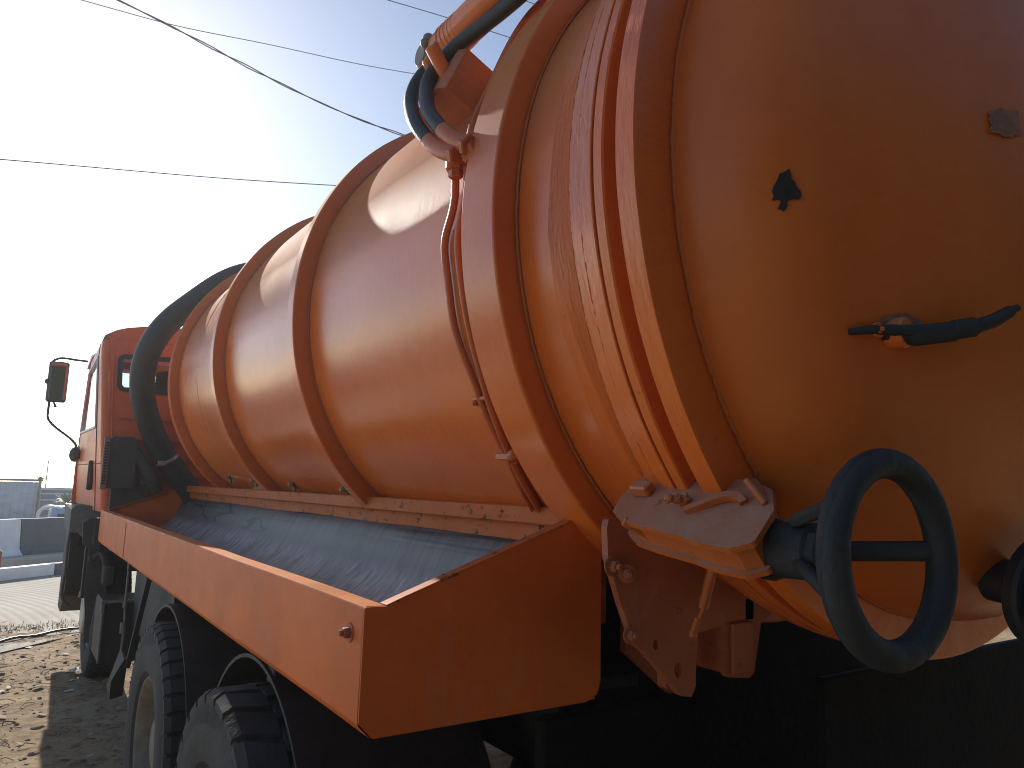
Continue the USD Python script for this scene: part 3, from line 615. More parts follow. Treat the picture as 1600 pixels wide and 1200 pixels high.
for k in range(3):
    b_ = trimesh.creation.icosphere(subdivisions=3, radius=1.0); v_ = np.asarray(b_.vertices)
    b_.vertices = v_ * (.013 - .002 * k) * (1 + .8 * (meshkit.fbm(v_ * 2.2 + 5 * k, 3, 8) - .5))[:, None] + LUG(1.01 + .003 * k, 1.095 + .013 * k, -.006 - .012 * k); w.add(b_)
obj('weld_lump', w, 'bracket_paint', lug, smooth=60)
obj('side_rib', MB().beam(LUG(1.13, 1.165, .0), LUG(1.06, 1.125, .115), .012, .02, .003), 'bracket_paint', lug)
obj('bent_strap', MB().beam(LUG(.865, 1.055, -.03), LUG(.83, 1.075, .01), .045, .012, .003), 'bracket_paint', lug)

# black handwheel on its spindle
WC = np.array([1.127, .63, 1.594]); RW, RT = .143, .0235
wx, wz = np.array([1.0, 0, 0]), np.array([0, 0, 1.0])
# the wheel turns about an axis close to the truck's length, tipped slightly out
ax_ = np.array([-.03, -1, .02]); ax_ /= np.linalg.norm(ax_); wx = np.cross([0, 0, 1.0], ax_); wx /= np.linalg.norm(wx); wz = np.cross(ax_, wx)
if wx[0] < 0: wx = -wx
def WP(a, r, back=0): a = math.radians(a); return WC + RW / .152 * (math.cos(a) * wx + math.sin(a) * wz) * r - ax_ * back
hw = group_part('handwheel', truck)
m = trimesh.creation.torus(RW, RT, major_sections=96, minor_sections=24)
v = np.asarray(m.vertices); nn = v - v / np.linalg.norm(v[:, :2], axis=1)[:, None] * RW * np.array([1, 1, 0])
v = v + nn / RT * (.0012 * (meshkit.fbm(v * 60, 3, 5) - .5))[:, None]
m.vertices = WC + v[:, :1] * wx + v[:, 1:2] * wz + v[:, 2:3] * (-ax_)
if np.linalg.det(np.stack([wx, wz, -ax_])) < 0: m.invert()
obj('wheel_rim', m, 'wheel_paint', hw, smooth=True)
HB = .155
for p0, p1, r_ in ((WP(3, .030, HB - .03), WP(3, .146, .004), .0165), (np.array([1.110, .785, 1.640]), WP(144, .147, .010), .0115), (np.array([1.108, .785, 1.580]), WP(206, .147, .010), .0115)):
    obj('spoke', MB().cyl(p0, p1, r_, 16), 'wheel_paint', hw, smooth=40)
hub = MB().cyl(WC - ax_ * (HB - .035), WC - ax_ * (HB + .055), .048, 32).cyl(WC - ax_ * (HB - .055), WC - ax_ * (HB - .03), .046, 8)
obj('hub', hub, 'wheel_paint', hw, smooth=35)
th = MB().cyl(WC - ax_ * (HB - .062), WC - ax_ * (HB + .16), .021, 20)
for k in range(3): th.cyl(WC - ax_ * (HB - .055 - .0045 * k), WC - ax_ * (HB - .058 - .0045 * k), .0245, 20)
obj('spindle', th, 'black_rubber', hw, smooth=35)
obj('collar', MB().cyl(WC - ax_ * (HB + .052), WC - ax_ * (HB + .078), .055, 16), 'black_rubber', hw, smooth=35)

# prop rod hanging below the lug
rod = obj('grease_rod', MB().cyl((1.29, 1.112, 1.545), (1.30, 1.156, 1.434), .0115, 18), 'bracket_paint', truck, smooth=40)
obj('rod_end', MB().cyl((1.30, 1.155, 1.436), (1.30, 1.170, 1.404), .0045, 10).beam((1.30, 1.168, 1.412), (1.30, 1.185, 1.372), .018, .010, .003).sphere((1.30, 1.185, 1.374), .0095), 'bracket_paint', rod, smooth=40)

# saddle plate with two hooks under the tank mouth
Y0 = 1.30
sp = smoothpoly([(1.145, 1.60), (1.15, 1.62), (1.40, 1.62), (1.75, 1.42), (1.73, 1.37), (1.685, 1.35), (1.655, 1.23), (1.635, 1.218), (1.555, 1.228), (1.535, 1.25), (1.53, 1.355), (1.445, 1.345), (1.432, 1.215), (1.42, 1.198), (1.385, 1.205), (1.315, 1.27), (1.26, 1.32), (1.235, 1.335), (1.19, 1.43), (1.15, 1.53)], .006)
holes = [Polygon([(1.375 + .013 * math.cos(a), 1.265 + .018 * math.sin(a)) for a in np.linspace(0, 2 * PI, 14, endpoint=False)]), Polygon([(1.30 + .009 * math.cos(a), 1.33 + .012 * math.sin(a)) for a in np.linspace(0, 2 * PI, 14, endpoint=False)])]
for h in holes: sp = sp.difference(h)
K = 1.0
def KX(m):
    m = m.mesh(); v = np.asarray(m.vertices); m.vertices = np.stack([v[:, 0] * K, v[:, 1] * K, 1.68 + (v[:, 2] - 1.68) * K], -1); return m
sad = obj('saddle_plate', KX(MB().extrude(sp, .02, (0, Y0, 0), (1, 0, 0), (0, 0, 1), (0, 1, 0))), 'saddle_paint', truck)
sp2 = smoothpoly([(1.385, 1.36), (1.385, 1.21), (1.42, 1.198), (1.45, 1.21), (1.45, 1.36)], .012)
obj('hook', KX(MB().extrude(sp2, .03, (0, Y0 + .05, 0), (1, 0, 0), (0, 0, 1), (0, 1, 0)).box2((1.425, Y0 + .005, 1.215), (1.445, Y0 + .08, 1.37))), 'saddle_paint', sad)
obj('hook', KX(MB().box2((1.535, Y0 + .005, 1.24), (1.555, Y0 + .09, 1.38)).box2((1.56, Y0 - .012, 1.235), (1.64, Y0 + .0, 1.36), .008)), 'saddle_paint', sad)
obj('gusset', MB().extrude([(1.50, 1.36), (1.75, 1.36), (1.74, 1.10), (1.69, 1.09), (1.50, 1.235)], .02, (0, 1.62, 0), (1, 0, 0), (0, 0, 1), (0, 1, 0)).box2((1.62, 1.30, 1.36), (1.66, 1.62, 1.42)), 'saddle_paint', sad)
obj('bolt', KX(MB().hexbolt((1.16, Y0 - .001, 1.515), (0, -1, 0), .014, .018).hexbolt((1.18, Y0 - .03, 1.50), (-.6, -1, 0), .012, .016)), 'saddle_paint', sad)
obj('bolt', KX(MB().hexbolt((1.215, Y0 - .001, 1.36), (0, -1, 0), .012, .014)), 'saddle_paint', sad)

# hydraulic pipes along the tank side
P1 = [(1.80, 27, 1.03), (1.74, 20, 1.035), (1.70, 14, 1.05), (1.69, 11, 1.055), (1.689, 6.4, 1.03), (1.72, 2.5, 1.015), (1.751, -.9, 1.014), (1.742, -7, 1.014), (1.735, -16, 1.014), (1.706, -24, 1.014), (1.706, -30.5, 1.014), (1.706, -37, 1.014), (1.75, -46, 1.014), (1.79, -54, 1.014)]
P2 = [(1.66, 27, 1.09), (1.645, 20, 1.075), (1.640, 14, 1.06), (1.642, 10.8, 1.05), (1.638, 5.4, 1.02), (1.672, 0, 1.014), (1.668, -8, 1.014), (1.660, -15.6, 1.014), (1.658, -21.5, 1.014), (1.669, -28.5, 1.014), (1.688, -36.8, 1.014), (1.72, -46, 1.014), (1.76, -54, 1.014)]
pip = obj('hydraulic_pipe', MB().add(tube_mesh(spline([pol(*q) for q in P1[3:]], 120), .0108, 12)), 'pipe_paint', truck, smooth=True)
pip2 = obj('hydraulic_pipe', MB().add(tube_mesh(spline([pol(*q) for q in P2[3:]], 120), .0108, 12)), 'pipe_paint', truck, smooth=True)
obj('hydraulic_pipe', MB().add(tube_mesh(spline([pol(1.62, 11.5, 1.045), pol(1.655, 15, 1.035), pol(1.70, 20, 1.02), pol(1.70, 25, 1.02), pol(1.64, 31, 1.05), pol(1.60, 38, 1.07), pol(1.6, 50, 1.07)], 60), .013, 12)), 'pipe_paint', truck, smooth=True)
obj('pipe_clip', MB().beam(pol(1.66, -27, 1.012), pol(1.74, -27, 1.012), .022, .012).hexbolt(pol(1.725, -27.4, 1.014), pol(1.725, -27, 2) - pol(1.725, -27, 1), .009, .01), 'pipe_paint', pip, smooth=30)
obj('pipe_clip', MB().beam(pol(1.655, -37, 1.02), pol(1.74, -37, 1.02), .024, .02).hexbolt(pol(1.66, -37, 1.026), pol(1.7, -37, 2) - pol(1.7, -37, 1), .011, .012).sphere(pol(1.648, -36.5, 1.025), .018), 'pipe_paint', pip2, smooth=30)
cp = MB()
for (y, a) in ((1.665, 9.2), (1.60, 10.6)):
    cp.cyl(pol(y, a - 2.4, 1.045), pol(y, a - .9, 1.05), .020, 6).cyl(pol(y, a - 1.2, 1.05), pol(y, a + 1.2, 1.06), .026, 16)
cp.beam(pol(1.70, 9.0, 1.045), pol(1.57, 11.2, 1.045), .05, .05, .008).cyl(pol(1.60, 8.6, 1.05), pol(1.545, 9.4, 1.06), .022, 6)
obj('pipe_coupling', cp, 'pipe_paint', pip, smooth=35)

# hydraulic ram that lifts the door, its bracket, its two hoses
rb = obj('ram_bracket', MB().extrude(smoothpoly([(1.80, .96), (2.03, .96), (2.03, 1.03), (1.98, 1.115), (1.83, 1.125), (1.80, 1.11)], .006), .16, pol(0, 24, 0), TR[:, 1], TR @ np.array([-math.cos(math.radians(24)), 0, math.sin(math.radians(24))]), TR @ np.array([math.sin(math.radians(24)), 0, math.cos(math.radians(24))])), 'bracket_paint', truck)
obj('pin_post', MB().cyl(pol(1.86, 27.5, 1.09), pol(1.86, 30, 1.20), .022, 14).cyl(pol(1.95, 27.5, 1.09), pol(1.95, 31, 1.18), .014, 10), 'flange_paint', rb, smooth=40)
RA, RB_ = np.array([1.04, 2.02, 3.10]), np.array([1.06, 1.0, 3.13])
rdv = (RB_ - RA) / np.linalg.norm(RB_ - RA)
ram = obj('hydraulic_ram', MB().cyl(RA, RB_, .056, 32), 'tank_paint', truck, smooth=40)
rr_ = MB()
for k in range(5): rr_.cyl(RA + rdv * (.05 + .022 * k), RA + rdv * (.062 + .022 * k), .0595 - .0006 * k, 28)
obj('ram_gland', rr_, 'tank_paint', ram, smooth=40)
obj('ram_eye', MB().cyl(RA - rdv * .06 + [-.05, 0, .0], RA - rdv * .06 + [.05, 0, 0], .04, 18).sphere(RA - rdv * .01 + [-.045, 0, .03], .02, sub=1).sphere(RA + [-.055, .01, .012], .018, sub=1).beam(RA + [-.05, .03, -.06], RA + [-.05, -.06, -.02], .016, .016), 'dusty_steel', ram, smooth=40)
hz1 = spline([(.895, 1.625, 2.552), (.885, 1.69, 2.585), (.88, 1.77, 2.645), (.88, 1.85, 2.725), (.90, 1.929, 2.813), (.92, 1.969, 2.889), (.955, 1.97, 2.965), (1.0, 1.90, 3.015), (1.03, 1.75, 3.035), (1.04, 1.4, 3.05), (1.05, 1.0, 3.065)], 120)
hz2 = spline([(.902, 1.575, 2.558), (.893, 1.64, 2.598), (.89, 1.72, 2.665), (.895, 1.80, 2.745), (.92, 1.874, 2.836), (.95, 1.915, 2.925), (.98, 1.885, 2.985), (1.01, 1.78, 3.018), (1.03, 1.62, 3.026), (1.04, 1.3, 3.04), (1.05, 1.0, 3.05)], 120)
for hh in (hz1, hz2):
    n1 = 12
    h = obj('ram_hose', MB().add(tube_mesh(hh[n1:], .0225, 14)), 'black_rubber', ram, smooth=True)
    obj('hose_ferrule', MB().add(tube_mesh(hh[:n1 + 1], .025, 12)).cyl(hh[0] - (hh[2] - hh[0]) * .3, hh[1], .03, 6), 'pipe_paint', h, smooth=40)

# ------------------------------------------------------------------ side hose tray
YN, YF, XO, XI = 1.527, 6.92, .663, 1.326
tray = group_part('hose_tray', truck)
T_ = .006
def wob(m, amp=.004, sc=2.2, seed=2):
    m = m.subdivide_to_size(.12); v = np.asarray(m.vertices); m.vertices = v + (amp * (meshkit.fbm(v * sc + 3, 3, seed) - .5))[:, None] * np.array([1, .4, .5]); return m
# outer side panel: flat face with a bottom fold and an inward top lip
prof = [(XO + .03, 1.150), (XO + .004, 1.176), (XO, 1.186), (XO, 1.414), (XO + .003, 1.4205), (XO + .008, 1.4225), (XO + .052, 1.4215), (XO + .054, 1.412), (XO + .010, 1.411), (XO + .010, 1.19), (XO + .034, 1.160)]
yy = np.linspace(YN + .0065, YF, 60)
m = MB()
V = np.array([[(x + .004 * (meshkit.fbm(np.array([[y * 1.3, 0, z * 3]]), 3, 6)[0] - .5), y, z + .005 * (meshkit.fbm(np.array([[y * 1.1 + 5, 0, 0]]), 3, 8)[0] - .5)) for x, z in prof] for y in yy])
k = len(prof); F = []
for i in range(len(yy) - 1):
    for j in range(k):
        j2 = (j + 1) % k; F += [[i * k + j, (i + 1) * k + j, (i + 1) * k + j2], [i * k + j, (i + 1) * k + j2, i * k + j2]]
side = obj('side_panel', trimesh.Trimesh(V.reshape(-1, 3), F, process=False), 'tray_paint', tray, smooth=35)
obj('bolt', MB().hexbolt((XO + .001, 1.60, 1.358), (-1, 0, 0), .0125, .015), 'saddle_paint', side, smooth=30)
obj('weld_line', MB().add(tube_mesh([(XO - .001, 5.35, z) for z in np.linspace(1.19, 1.40, 12)], .003, 6)), 'weld_paint', side)
for y0, nm in ((YN, 1), (YF, -1)):
    ep = [(XO, 1.4215), (XO + .055, 1.421), (XO + .085, 1.434), (1.20, 1.594), (1.30, 1.631), (1.322, 1.632), (1.3265, 1.60), (1.328, 1.195), (1.318, 1.166), (1.282, 1.150), (XO + .034, 1.150), (XO, 1.185)]
    ep = smoothpoly(ep, .004)
    mm = MB().extrude(ep, T_, (0, y0, 0), (1, 0, 0), (0, 0, 1), (0, 1, 0)).mesh()
    endp = obj('end_panel', mm, 'tray_paint', tray)
    lipw = .028 * nm
    top = np.array([(XO + .05, 1.4222), (XO + .088, 1.4365), (1.20, 1.5955), (1.295, 1.632)])
    A = np.array([(x, y0 + (.0 if nm > 0 else T_) - .001 * nm, z + .002) for x, z in top]); B = A + np.array([0, lipw + .006 * nm, 0])
    lm = MB()
    for a, b in zip(range(3), range(1, 4)):
        P = np.array([A[a], A[b], B[a], B[b]]); P2 = P - [0, 0, .006]
        lm.add(trimesh.convex.convex_hull(np.vstack([P, P2])))
    obj('lip', lm, 'tray_rim_paint', endp)
wl = MB()
for kx in range(10): wl.sphere((1.255 + .008 * kx, YN + .010 + rng.normal(0, .004), 1.623 + .0015 * kx + rng.normal(0, .002)), .009 + rng.uniform(0, .003), sub=2)
obj('weld_lump', wl.sphere((1.322, YN + .006, 1.630), .0165), 'tray_rim_paint', tray, smooth=60)
# inner back rail and the stained strip below it
obj('back_rail', wob(MB().box2((1.283, YN + .008, 1.582), (1.325, YF - .002, 1.635), .004).mesh(), .004), 'tray_rim_paint', tray, smooth=40)
obj('back_panel', wob(MB().box2((1.312, YN + .008, 1.20), (1.322, YF - .002, 1.581), .001).mesh(), .002), 'tray_rim_paint', tray)
q = np.array([(1.310, 1.530), (1.294, 1.518), (1.262, 1.47), (1.225, 1.395), (1.17, 1.325), (1.09, 1.268), (.99, 1.236), (.88, 1.225), (.78, 1.228), (.715, 1.25), (.676, 1.30)])
from scipy.interpolate import CubicSpline
ss = np.r_[0, np.cumsum(np.linalg.norm(np.diff(q, axis=0), axis=1))]; qs = CubicSpline(ss, q)(np.linspace(0, ss[-1], 40))
yv = np.linspace(YN + .008, YF - .004, 120)
V = np.array([[(x, y, z) for x, z in qs] for y in yv]); V[..., 2] += .012 * (meshkit.fbm(V * np.array([2.5, 1.6, 2.5]), 3, 77) - .5); V[..., 0] -= .006 * meshkit.noise(V * 3.0, 5)
i, j = np.meshgrid(np.arange(len(yv) - 1), np.arange(39), indexing='ij'); a = (i * 40 + j).ravel(); qd = np.stack([a, a + 1, a + 41, a + 40], -1)
obj('liner', trimesh.Trimesh(V.reshape(-1, 3), np.vstack([qd[:, [0, 2, 1]], qd[:, [0, 3, 2]]]), process=False), 'liner', tray, smooth=True)
fu = MB().extrude([(1.319, 1.15), (XO + .036, 1.15), (XO + .036, 1.156), (1.319, 1.156)], YF - YN - .02, (0, YN + .01, 0), (1, 0, 0), (0, 0, 1), (0, 1, 0))
obj('floor_plate', fu, 'tray_paint', tray)
for y in (2.3, 3.9, 5.5): obj('support_arm', MB().box2((.72, y, 1.08), (1.55, y + .07, 1.148)), 'chassis_black', tray)

# ------------------------------------------------------------------ front suction hose round the tank's front end
hp = [(2.3, 6.38, 3.50), (1.95, 6.38, 3.53), (1.601, 6.40, 3.477), (1.385, 6.40, 3.374), (1.135, 6.40, 3.143), (.945, 6.40, 2.926), (.830, 6.43, 2.680), (.836, 6.60, 2.389), (.962, 6.83, 2.100), (1.128, 6.93, 1.840), (1.276, 6.94, 1.654), (1.42, 6.94, 1.46), (1.62, 6.94, 1.30)]
sh = obj('suction_hose', tube_mesh(spline(hp, 130), .094, 28), 'black_rubber', truck, smooth=True)
for a in (7,):
    p0, p1 = np.array([1.045, 6.90, 1.965]), np.array([1.128, 6.93, 1.84]); d = (p1 - p0) / np.linalg.norm(p1 - p0)
    obj('hose_clamp', MB().cyl(p1 - d * .03, p1 + d * .0, .1, 28).box(p1 - d * .015 + np.array([-.05, -.085, -.035]), (.06, .05, .035)), 'bare_steel', sh, smooth=35)
# studs along the tank foot
for k, y in enumerate((5.6, 4.9, 4.1, 3.3)):
    obj('foot_stud', MB().cyl(pol(y, -51, 1.03), pol(y, -51, 1.03) + [0, 0, .07], .010, 8).cyl(pol(y, -51, 1.03) + [-.02, 0, .03], pol(y, -51, 1.03) + [-.02, 0, .052], .02, 6), 'dusty_steel', tank)
obj('foot_plate', MB().box2((1.345, 1.7, 1.30), (1.50, 6.3, 1.50)), 'tank_paint', tank)

# ------------------------------------------------------------------ cab
cab = group_part('cab', truck)
zl = np.array([1.40, 1.60, 1.80, 2.04, 2.12, 2.40, 2.66, 2.74, 2.84])
xr = np.interp(zl, [1.40, 1.46, 2.8, 2.84], [.672, .668, .550, .556])
xf = np.interp(zl, [1.40, 1.75, 2.10, 2.84], [.585, .566, .574, .600])
YR, YFr = 7.05, 8.72
side_y = [7.11, 7.26, 7.34, 7.42, 7.9, 8.38, 8.52, 8.66]
cols = []
for zi in range(len(zl)):
    a, b = xr[zi], xf[zi]; row = []
    for th_ in np.linspace(0, PI / 2, 6): row.append((a + .055 * (1 - math.sin(th_)), YR + .055 * (1 - math.cos(th_)), zl[zi]))
    for y in side_y[1:]: row.append((a + (b - a) * (y - YR) / (YFr - YR), y + (.10 * max(0, 2.1 - zl[zi]) * 0), zl[zi]))
    for th_ in np.linspace(0, PI / 2, 5): row.append((b + .06 * (1 - math.cos(th_)), YFr - .06 + .06 * math.sin(th_) - .14 * max(0, zl[zi] - 2.1), zl[zi]))
    cols.append(row)
G = np.array(cols); nz, nc = G.shape[:2]
def cells(sel):
    F = []
    for i in range(nz - 1):
        for j in range(nc - 1):
            if sel(i, j): F += [[i * nc + j, (i + 1) * nc + j + 1, i * nc + j + 1], [i * nc + j, (i + 1) * nc + j, (i + 1) * nc + j + 1]]
    return F
isw = lambda i, j: 4 <= i <= 6 and 8 <= j <= 11
body = obj('side_wall', trimesh.Trimesh(G.reshape(-1, 3), cells(lambda i, j: not isw(i, j)), process=False), 'cab_paint', cab, smooth=40)
obj('side_window', trimesh.Trimesh(G.reshape(-1, 3) + [.012, 0, 0], cells(isw), process=False), 'window_glass', cab)
fr = MB()
ring = [G[4, 8], G[7, 8], G[7, 12], G[4, 12], G[4, 8]]
for a, b in zip(ring[:-1], ring[1:]): fr.beam(a, b, .022, .022)
obj('window_seal', fr, 'white_tube', cab)
sm = MB().tube([G[i, 7] + [-.002, 0, 0] for i in range(nz)], .004, 6).tube([G[i, 12] + [-.002, .04, 0] for i in range(nz)], .004, 6).tube([G[2, j] + [-.002, 0, 0] for j in range(5, 14)], .0035, 6)
obj('door_gap', sm, 'chassis_black', cab)
obj('door_handle', MB().box((.615, 7.55, 1.70), (.03, .10, .16), .01).box((.61, 7.55, 1.70), (.045, .04, .26), .01), 'black_rubber', cab)
obj('front_corner', MB().add(trimesh.convex.convex_hull(np.array([(x, y, z) for x, y in ((.555, 8.60), (.60, 8.60), (.58, 8.86), (.66, 8.86)) for z in (1.36, 1.98)]))), 'cab_paint', cab)
XR = 3.96 - .62
rw = [(.672 + .055, 1.40), (.556 + .05, 2.84), (.60, 2.885), (.655, 2.928), (.74, 2.962), (.88, 2.992), (1.98, 3.03), (3.1, 2.99), (3.3, 2.90), (3.36, 2.8), (3.32, 1.40)]
win = smoothpoly([(.715, 2.46), (.702, 2.68), (.72, 2.712), (1.25, 2.735), (1.27, 2.46), (1.25, 2.432), (.74, 2.432)], .03)
rear = obj('rear_wall', MB().extrude(Polygon(rw).difference(win), .03, (0, YR, 0), (1, 0, 0), (0, 0, 1), (0, 1, 0)), 'cab_paint', cab)
obj('window_seal', MB().extrude(win.buffer(.02).difference(win.buffer(-.018)), .02, (0, YR - .012, 0), (1, 0, 0), (0, 0, 1), (0, 1, 0)), 'black_rubber', rear)
obj('window_pane', MB().extrude(win, .004, (0, YR + .012, 0), (1, 0, 0), (0, 0, 1), (0, 1, 0)), 'window_glass', rear)
for z0, z1 in ((2.185, 2.298), (2.008, 2.099), (1.85, 1.94), (1.70, 1.79), (1.56, 1.64)):
    x0 = np.interp(z0, [1.4, 2.8], [.80, .68])
    obj('pressing', MB().extrude(smoothpoly([(x0, z0), (x0 - .005, z1 - .01), (x0 + .03, z1), (3.1, z1 + .02), (3.1, z0)], .012), .035, (0, YR - .033, 0), (1, 0, 0), (0, 0, 1), (0, 1, 0)), 'cab_paint', rear)
obj('wall_seam', MB().tube([(.66, YR - .001, 2.855), (.80, YR - .001, 2.868), (3.2, YR - .001, 2.87)], .006, 6).tube([(.745, YR - .001, 1.42), (.66, YR - .001, 2.5), (.64, YR - .001, 2.85)], .006, 6), 'cab_paint', rear)
# roof: swept between rear and front outline
fo = [(.60, 2.84), (.60, 2.86), (.64, 2.90), (.70, 2.93), (.80, 2.96), (.95, 2.985), (1.98, 3.03), (3.1, 2.985), (3.3, 2.90), (3.36, 2.86)]
ro = [(.556, 2.84), (.566, 2.875), (.60, 2.90), (.655, 2.935), (.74, 2.967), (.88, 2.997), (1.98, 3.036), (3.1, 2.995), (3.3, 2.905), (3.36, 2.84)]
A = [(x, YR + .0, z) for x, z in ro]; B = [(x, 8.3, z) for x, z in fo]; Cc = [(x, 8.58, z - .07) for x, z in fo]
obj('roof', MB().add(ruled(A, B)).add(ruled(B, Cc)), 'cab_paint', cab, smooth=40)
obj('roof_hatch', MB().add(trimesh.convex.convex_hull(np.array([(x, y, z) for x, y, z in ((.98, 7.12, 3.0), (2.9, 7.12, 3.0), (.98, 8.1, 3.0), (2.9, 8.1, 3.0), (1.05, 7.2, 3.05), (2.8, 7.2, 3.05), (1.05, 8.0, 3.05), (2.8, 8.0, 3.05))]))), 'cab_paint', cab)
obj('right_wall', MB().box2((3.33, YR, 1.40), (3.36, 8.6, 2.1)).box2((3.33, YR, 2.1), (3.36, 7.4, 2.84)).box2((3.33, 8.5, 2.1), (3.36, 8.6, 2.84)), 'cab_paint', cab)
obj('front_wall', MB().box2((.64, 8.69, 1.2), (3.34, 8.72, 2.06)).box2((.62, 8.56, 2.80), (3.34, 8.6, 2.88)), 'cab_paint', cab)
obj('windscreen', MB().add(ruled([(.64, 8.70, 2.06), (3.34, 8.70, 2.06)], [(.64, 8.60, 2.80), (3.34, 8.60, 2.80)])), 'window_glass', cab)
obj('cab_floor', MB().box2((.70, YR + .03, 1.36), (3.30, 8.68, 1.44)), 'chassis_black', cab)
obj('seat', MB().box2((.95, 7.3, 1.44), (1.45, 7.8, 1.9), .05).box((1.2, 7.35, 2.18), (.46, .14, .66), .05).box((1.17, 7.32, 2.56), (.28, .1, .2), .04), 'seat_cloth', cab)
obj('sun_visor', MB().add(trimesh.convex.convex_hull(np.array([(x, y, z) for x, y, z in ((.66, 8.55, 2.97), (3.3, 8.55, 2.97), (.60, 8.80, 2.94), (3.3, 8.8, 2.94), (.58, 8.86, 2.80), (3.3, 8.86, 2.80), (.60, 8.66, 2.9), (3.3, 8.66, 2.9))]))), 'visor_red', cab)

# mirror on its long arm
mc = np.array([.32, 8.5, 2.60])
mir = obj('mirror', MB().box(mc, (.17, .07, .40), .022, rz=-.15), 'cab_plastic', truck, smooth=30)
obj('painted_cab_reflection', MB().box(mc + [.066, -.046, -.01], (.022, .006, .33), .002, rz=-.15).box(mc + [.0, -.037, .172], (.135, .008, .028), .002, rz=-.15), 'cab_paint', mir)  # orange strips paint in the reflection of the cab
obj('mirror_glass', MB().box(mc + [-.008, -.037, -.014], (.118, .006, .325), .002, rz=-.15), 'mirror_glass', mir)
obj('mirror_arm', MB().tube([(.56, 8.5, 2.835), (.42, 8.5, 2.84), (.31, 8.5, 2.835), (.262, 8.5, 2.80), (.255, 8.5, 2.74)], .011, 10, n=30).tube([(.268, 8.5, 2.42), (.268, 8.5, 2.30), (.272, 8.5, 2.245), (.30, 8.5, 2.20), (.42, 8.5, 2.10), (.50, 8.5, 2.035), (.535, 8.5, 1.99), (.545, 8.5, 1.92)], .011, 10, n=40).sphere((.238, 8.5, 2.60), .028), 'black_rubber', mir, smooth=True)
obj('arm_foot', MB().sphere((.535, 8.5, 1.90), .05, (1, 1, 1.5)), 'cab_plastic', mir, smooth=True)
obj('mirror_knob', MB().tube([(.30, 8.46, 2.40), (.315, 8.46, 2.375), (.325, 8.46, 2.35)], [.006, .010, .014], 8), 'black_rubber', mir, smooth=True)

# air intake behind the cab
ai = obj('air_intake', MB().add(trimesh.convex.convex_hull(np.array([(x, y, z) for x, y, z in ((.66, 6.84, 1.60), (.66, 6.84, 1.97), (.69, 6.84, 2.02), (.84, 6.84, 2.02), (.87, 6.84, 1.96), (.87, 6.84, 1.60), (.68, 7.02, 1.60), (.68, 7.02, 2.02), (.87, 7.02, 2.02), (.87, 7.02, 1.60))]))), 'cab_plastic', truck, smooth=30)
fm = MB().box((.648, 6.90, 1.80), (.02, .13, .40), .004)
obj('grille_frame', MB().box((.650, 6.835, 1.80), (.045, .02, .425), .004), 'dusty_steel', ai)
for k in range(15): obj('grille_slat', MB().box((.649, 6.822, 1.635 + k * .0235), (.026, .012, .011), .002), 'chassis_black', ai)
obj('intake_duct', MB().tube([(.85, 6.88, 1.90), (.92, 6.9, 1.82), (1.0, 6.9, 1.70), (1.06, 6.96, 1.60)], .055, 14, n=20).box2((.72, 6.94, 1.20), (1.0, 7.02, 1.62)), 'cab_plastic', ai, smooth=40)
obj('bracket', MB().box((.98, 6.96, 1.66), (.1, .06, .06)), 'dusty_steel', ai)

# front corner: bumper, steps, mudguard, flaps
bc = trimesh.convex.convex_hull(np.array([(.50, 7.62, 1.20), (.50, 7.62, 1.40), (.53, 7.6, 1.435), (.70, 7.45, 1.435), (.70, 7.45, 1.20), (.52, 8.6, 1.2), (.50, 8.6, 1.42), (.7, 8.6, 1.43), (.7, 8.6, 1.2)]))
fg = obj('front_fender', MB().add(bc), 'cab_plastic', truck, smooth=30)
mg = smoothpoly([(.555, 1.31), (.60, 1.345), (.735, 1.35), (.76, 1.30), (.78, .75), (.80, .62), (.80, .36), (.655, .345), (.64, .60), (.62, .75), (.62, 1.1), (.575, 1.13)], .02)
obj('mudguard', MB().extrude(mg, .03, (0, 7.10, 0), (1, 0, 0), (0, 0, 1), (0, 1, 0)).box2((.64, 7.07, 1.13), (.75, 7.10, 1.33), .01), 'cab_plastic', fg, smooth=30)
obj('wheel_arch', MB().box2((.60, 7.13, 1.16), (1.1, 8.5, 1.2)).box2((.60, 7.13, .70), (.63, 7.2, 1.2)), 'chassis_black', fg)
obj('side_step', MB().extrude(smoothpoly([(8.0, 1.18), (8.7, 1.2), (8.7, .42), (8.35, .42), (8.10, .60), (8.0, .9)], .04), .18, (.545, 0, 0), (0, 1, 0), (0, 0, 1), (1, 0, 0)).box2((.60, 8.0, 1.05), (.66, 8.1, 1.22)), 'chassis_black', fg)
obj('step_edge', MB().tube([(.538, 7.99, 1.22), (.528, 7.99, 1.0), (.53, 8.0, .80), (.545, 8.05, .56), (.60, 8.1, .50)], .012, 8, n=30), 'cab_plastic', fg, smooth=True)
obj('corrugated_hose', MB().add(tube_mesh([(.705 + .008 * math.sin(k * .2), 7.06, 1.28 - .0028 * k) for k in range(110)], [.022 + .005 * (k % 4 < 2) for k in range(110)], 10)), 'black_rubber', fg)
obj('air_pipe', MB().tube([(.62, 7.05, 1.02), (.66, 7.05, 1.03), (.70, 7.04, 1.06), (.73, 7.0, 1.02), (.745, 6.98, .9), (.76, 6.95, .82)], .022, 10, n=24).box2((.72, 6.9, .82), (.80, 7.0, .98), .03), 'cab_plastic', fg, smooth=True)
obj('marker_lamp', MB().box((.615, 7.35, .70), (.02, .03, .05), .004), 'amber_lens', fg)
fl_ = [(.70, .77), (.735, .74), (.74, .62), (.715, .45), (.70, .38), (.675, .37), (.67, .48), (.685, .64)]
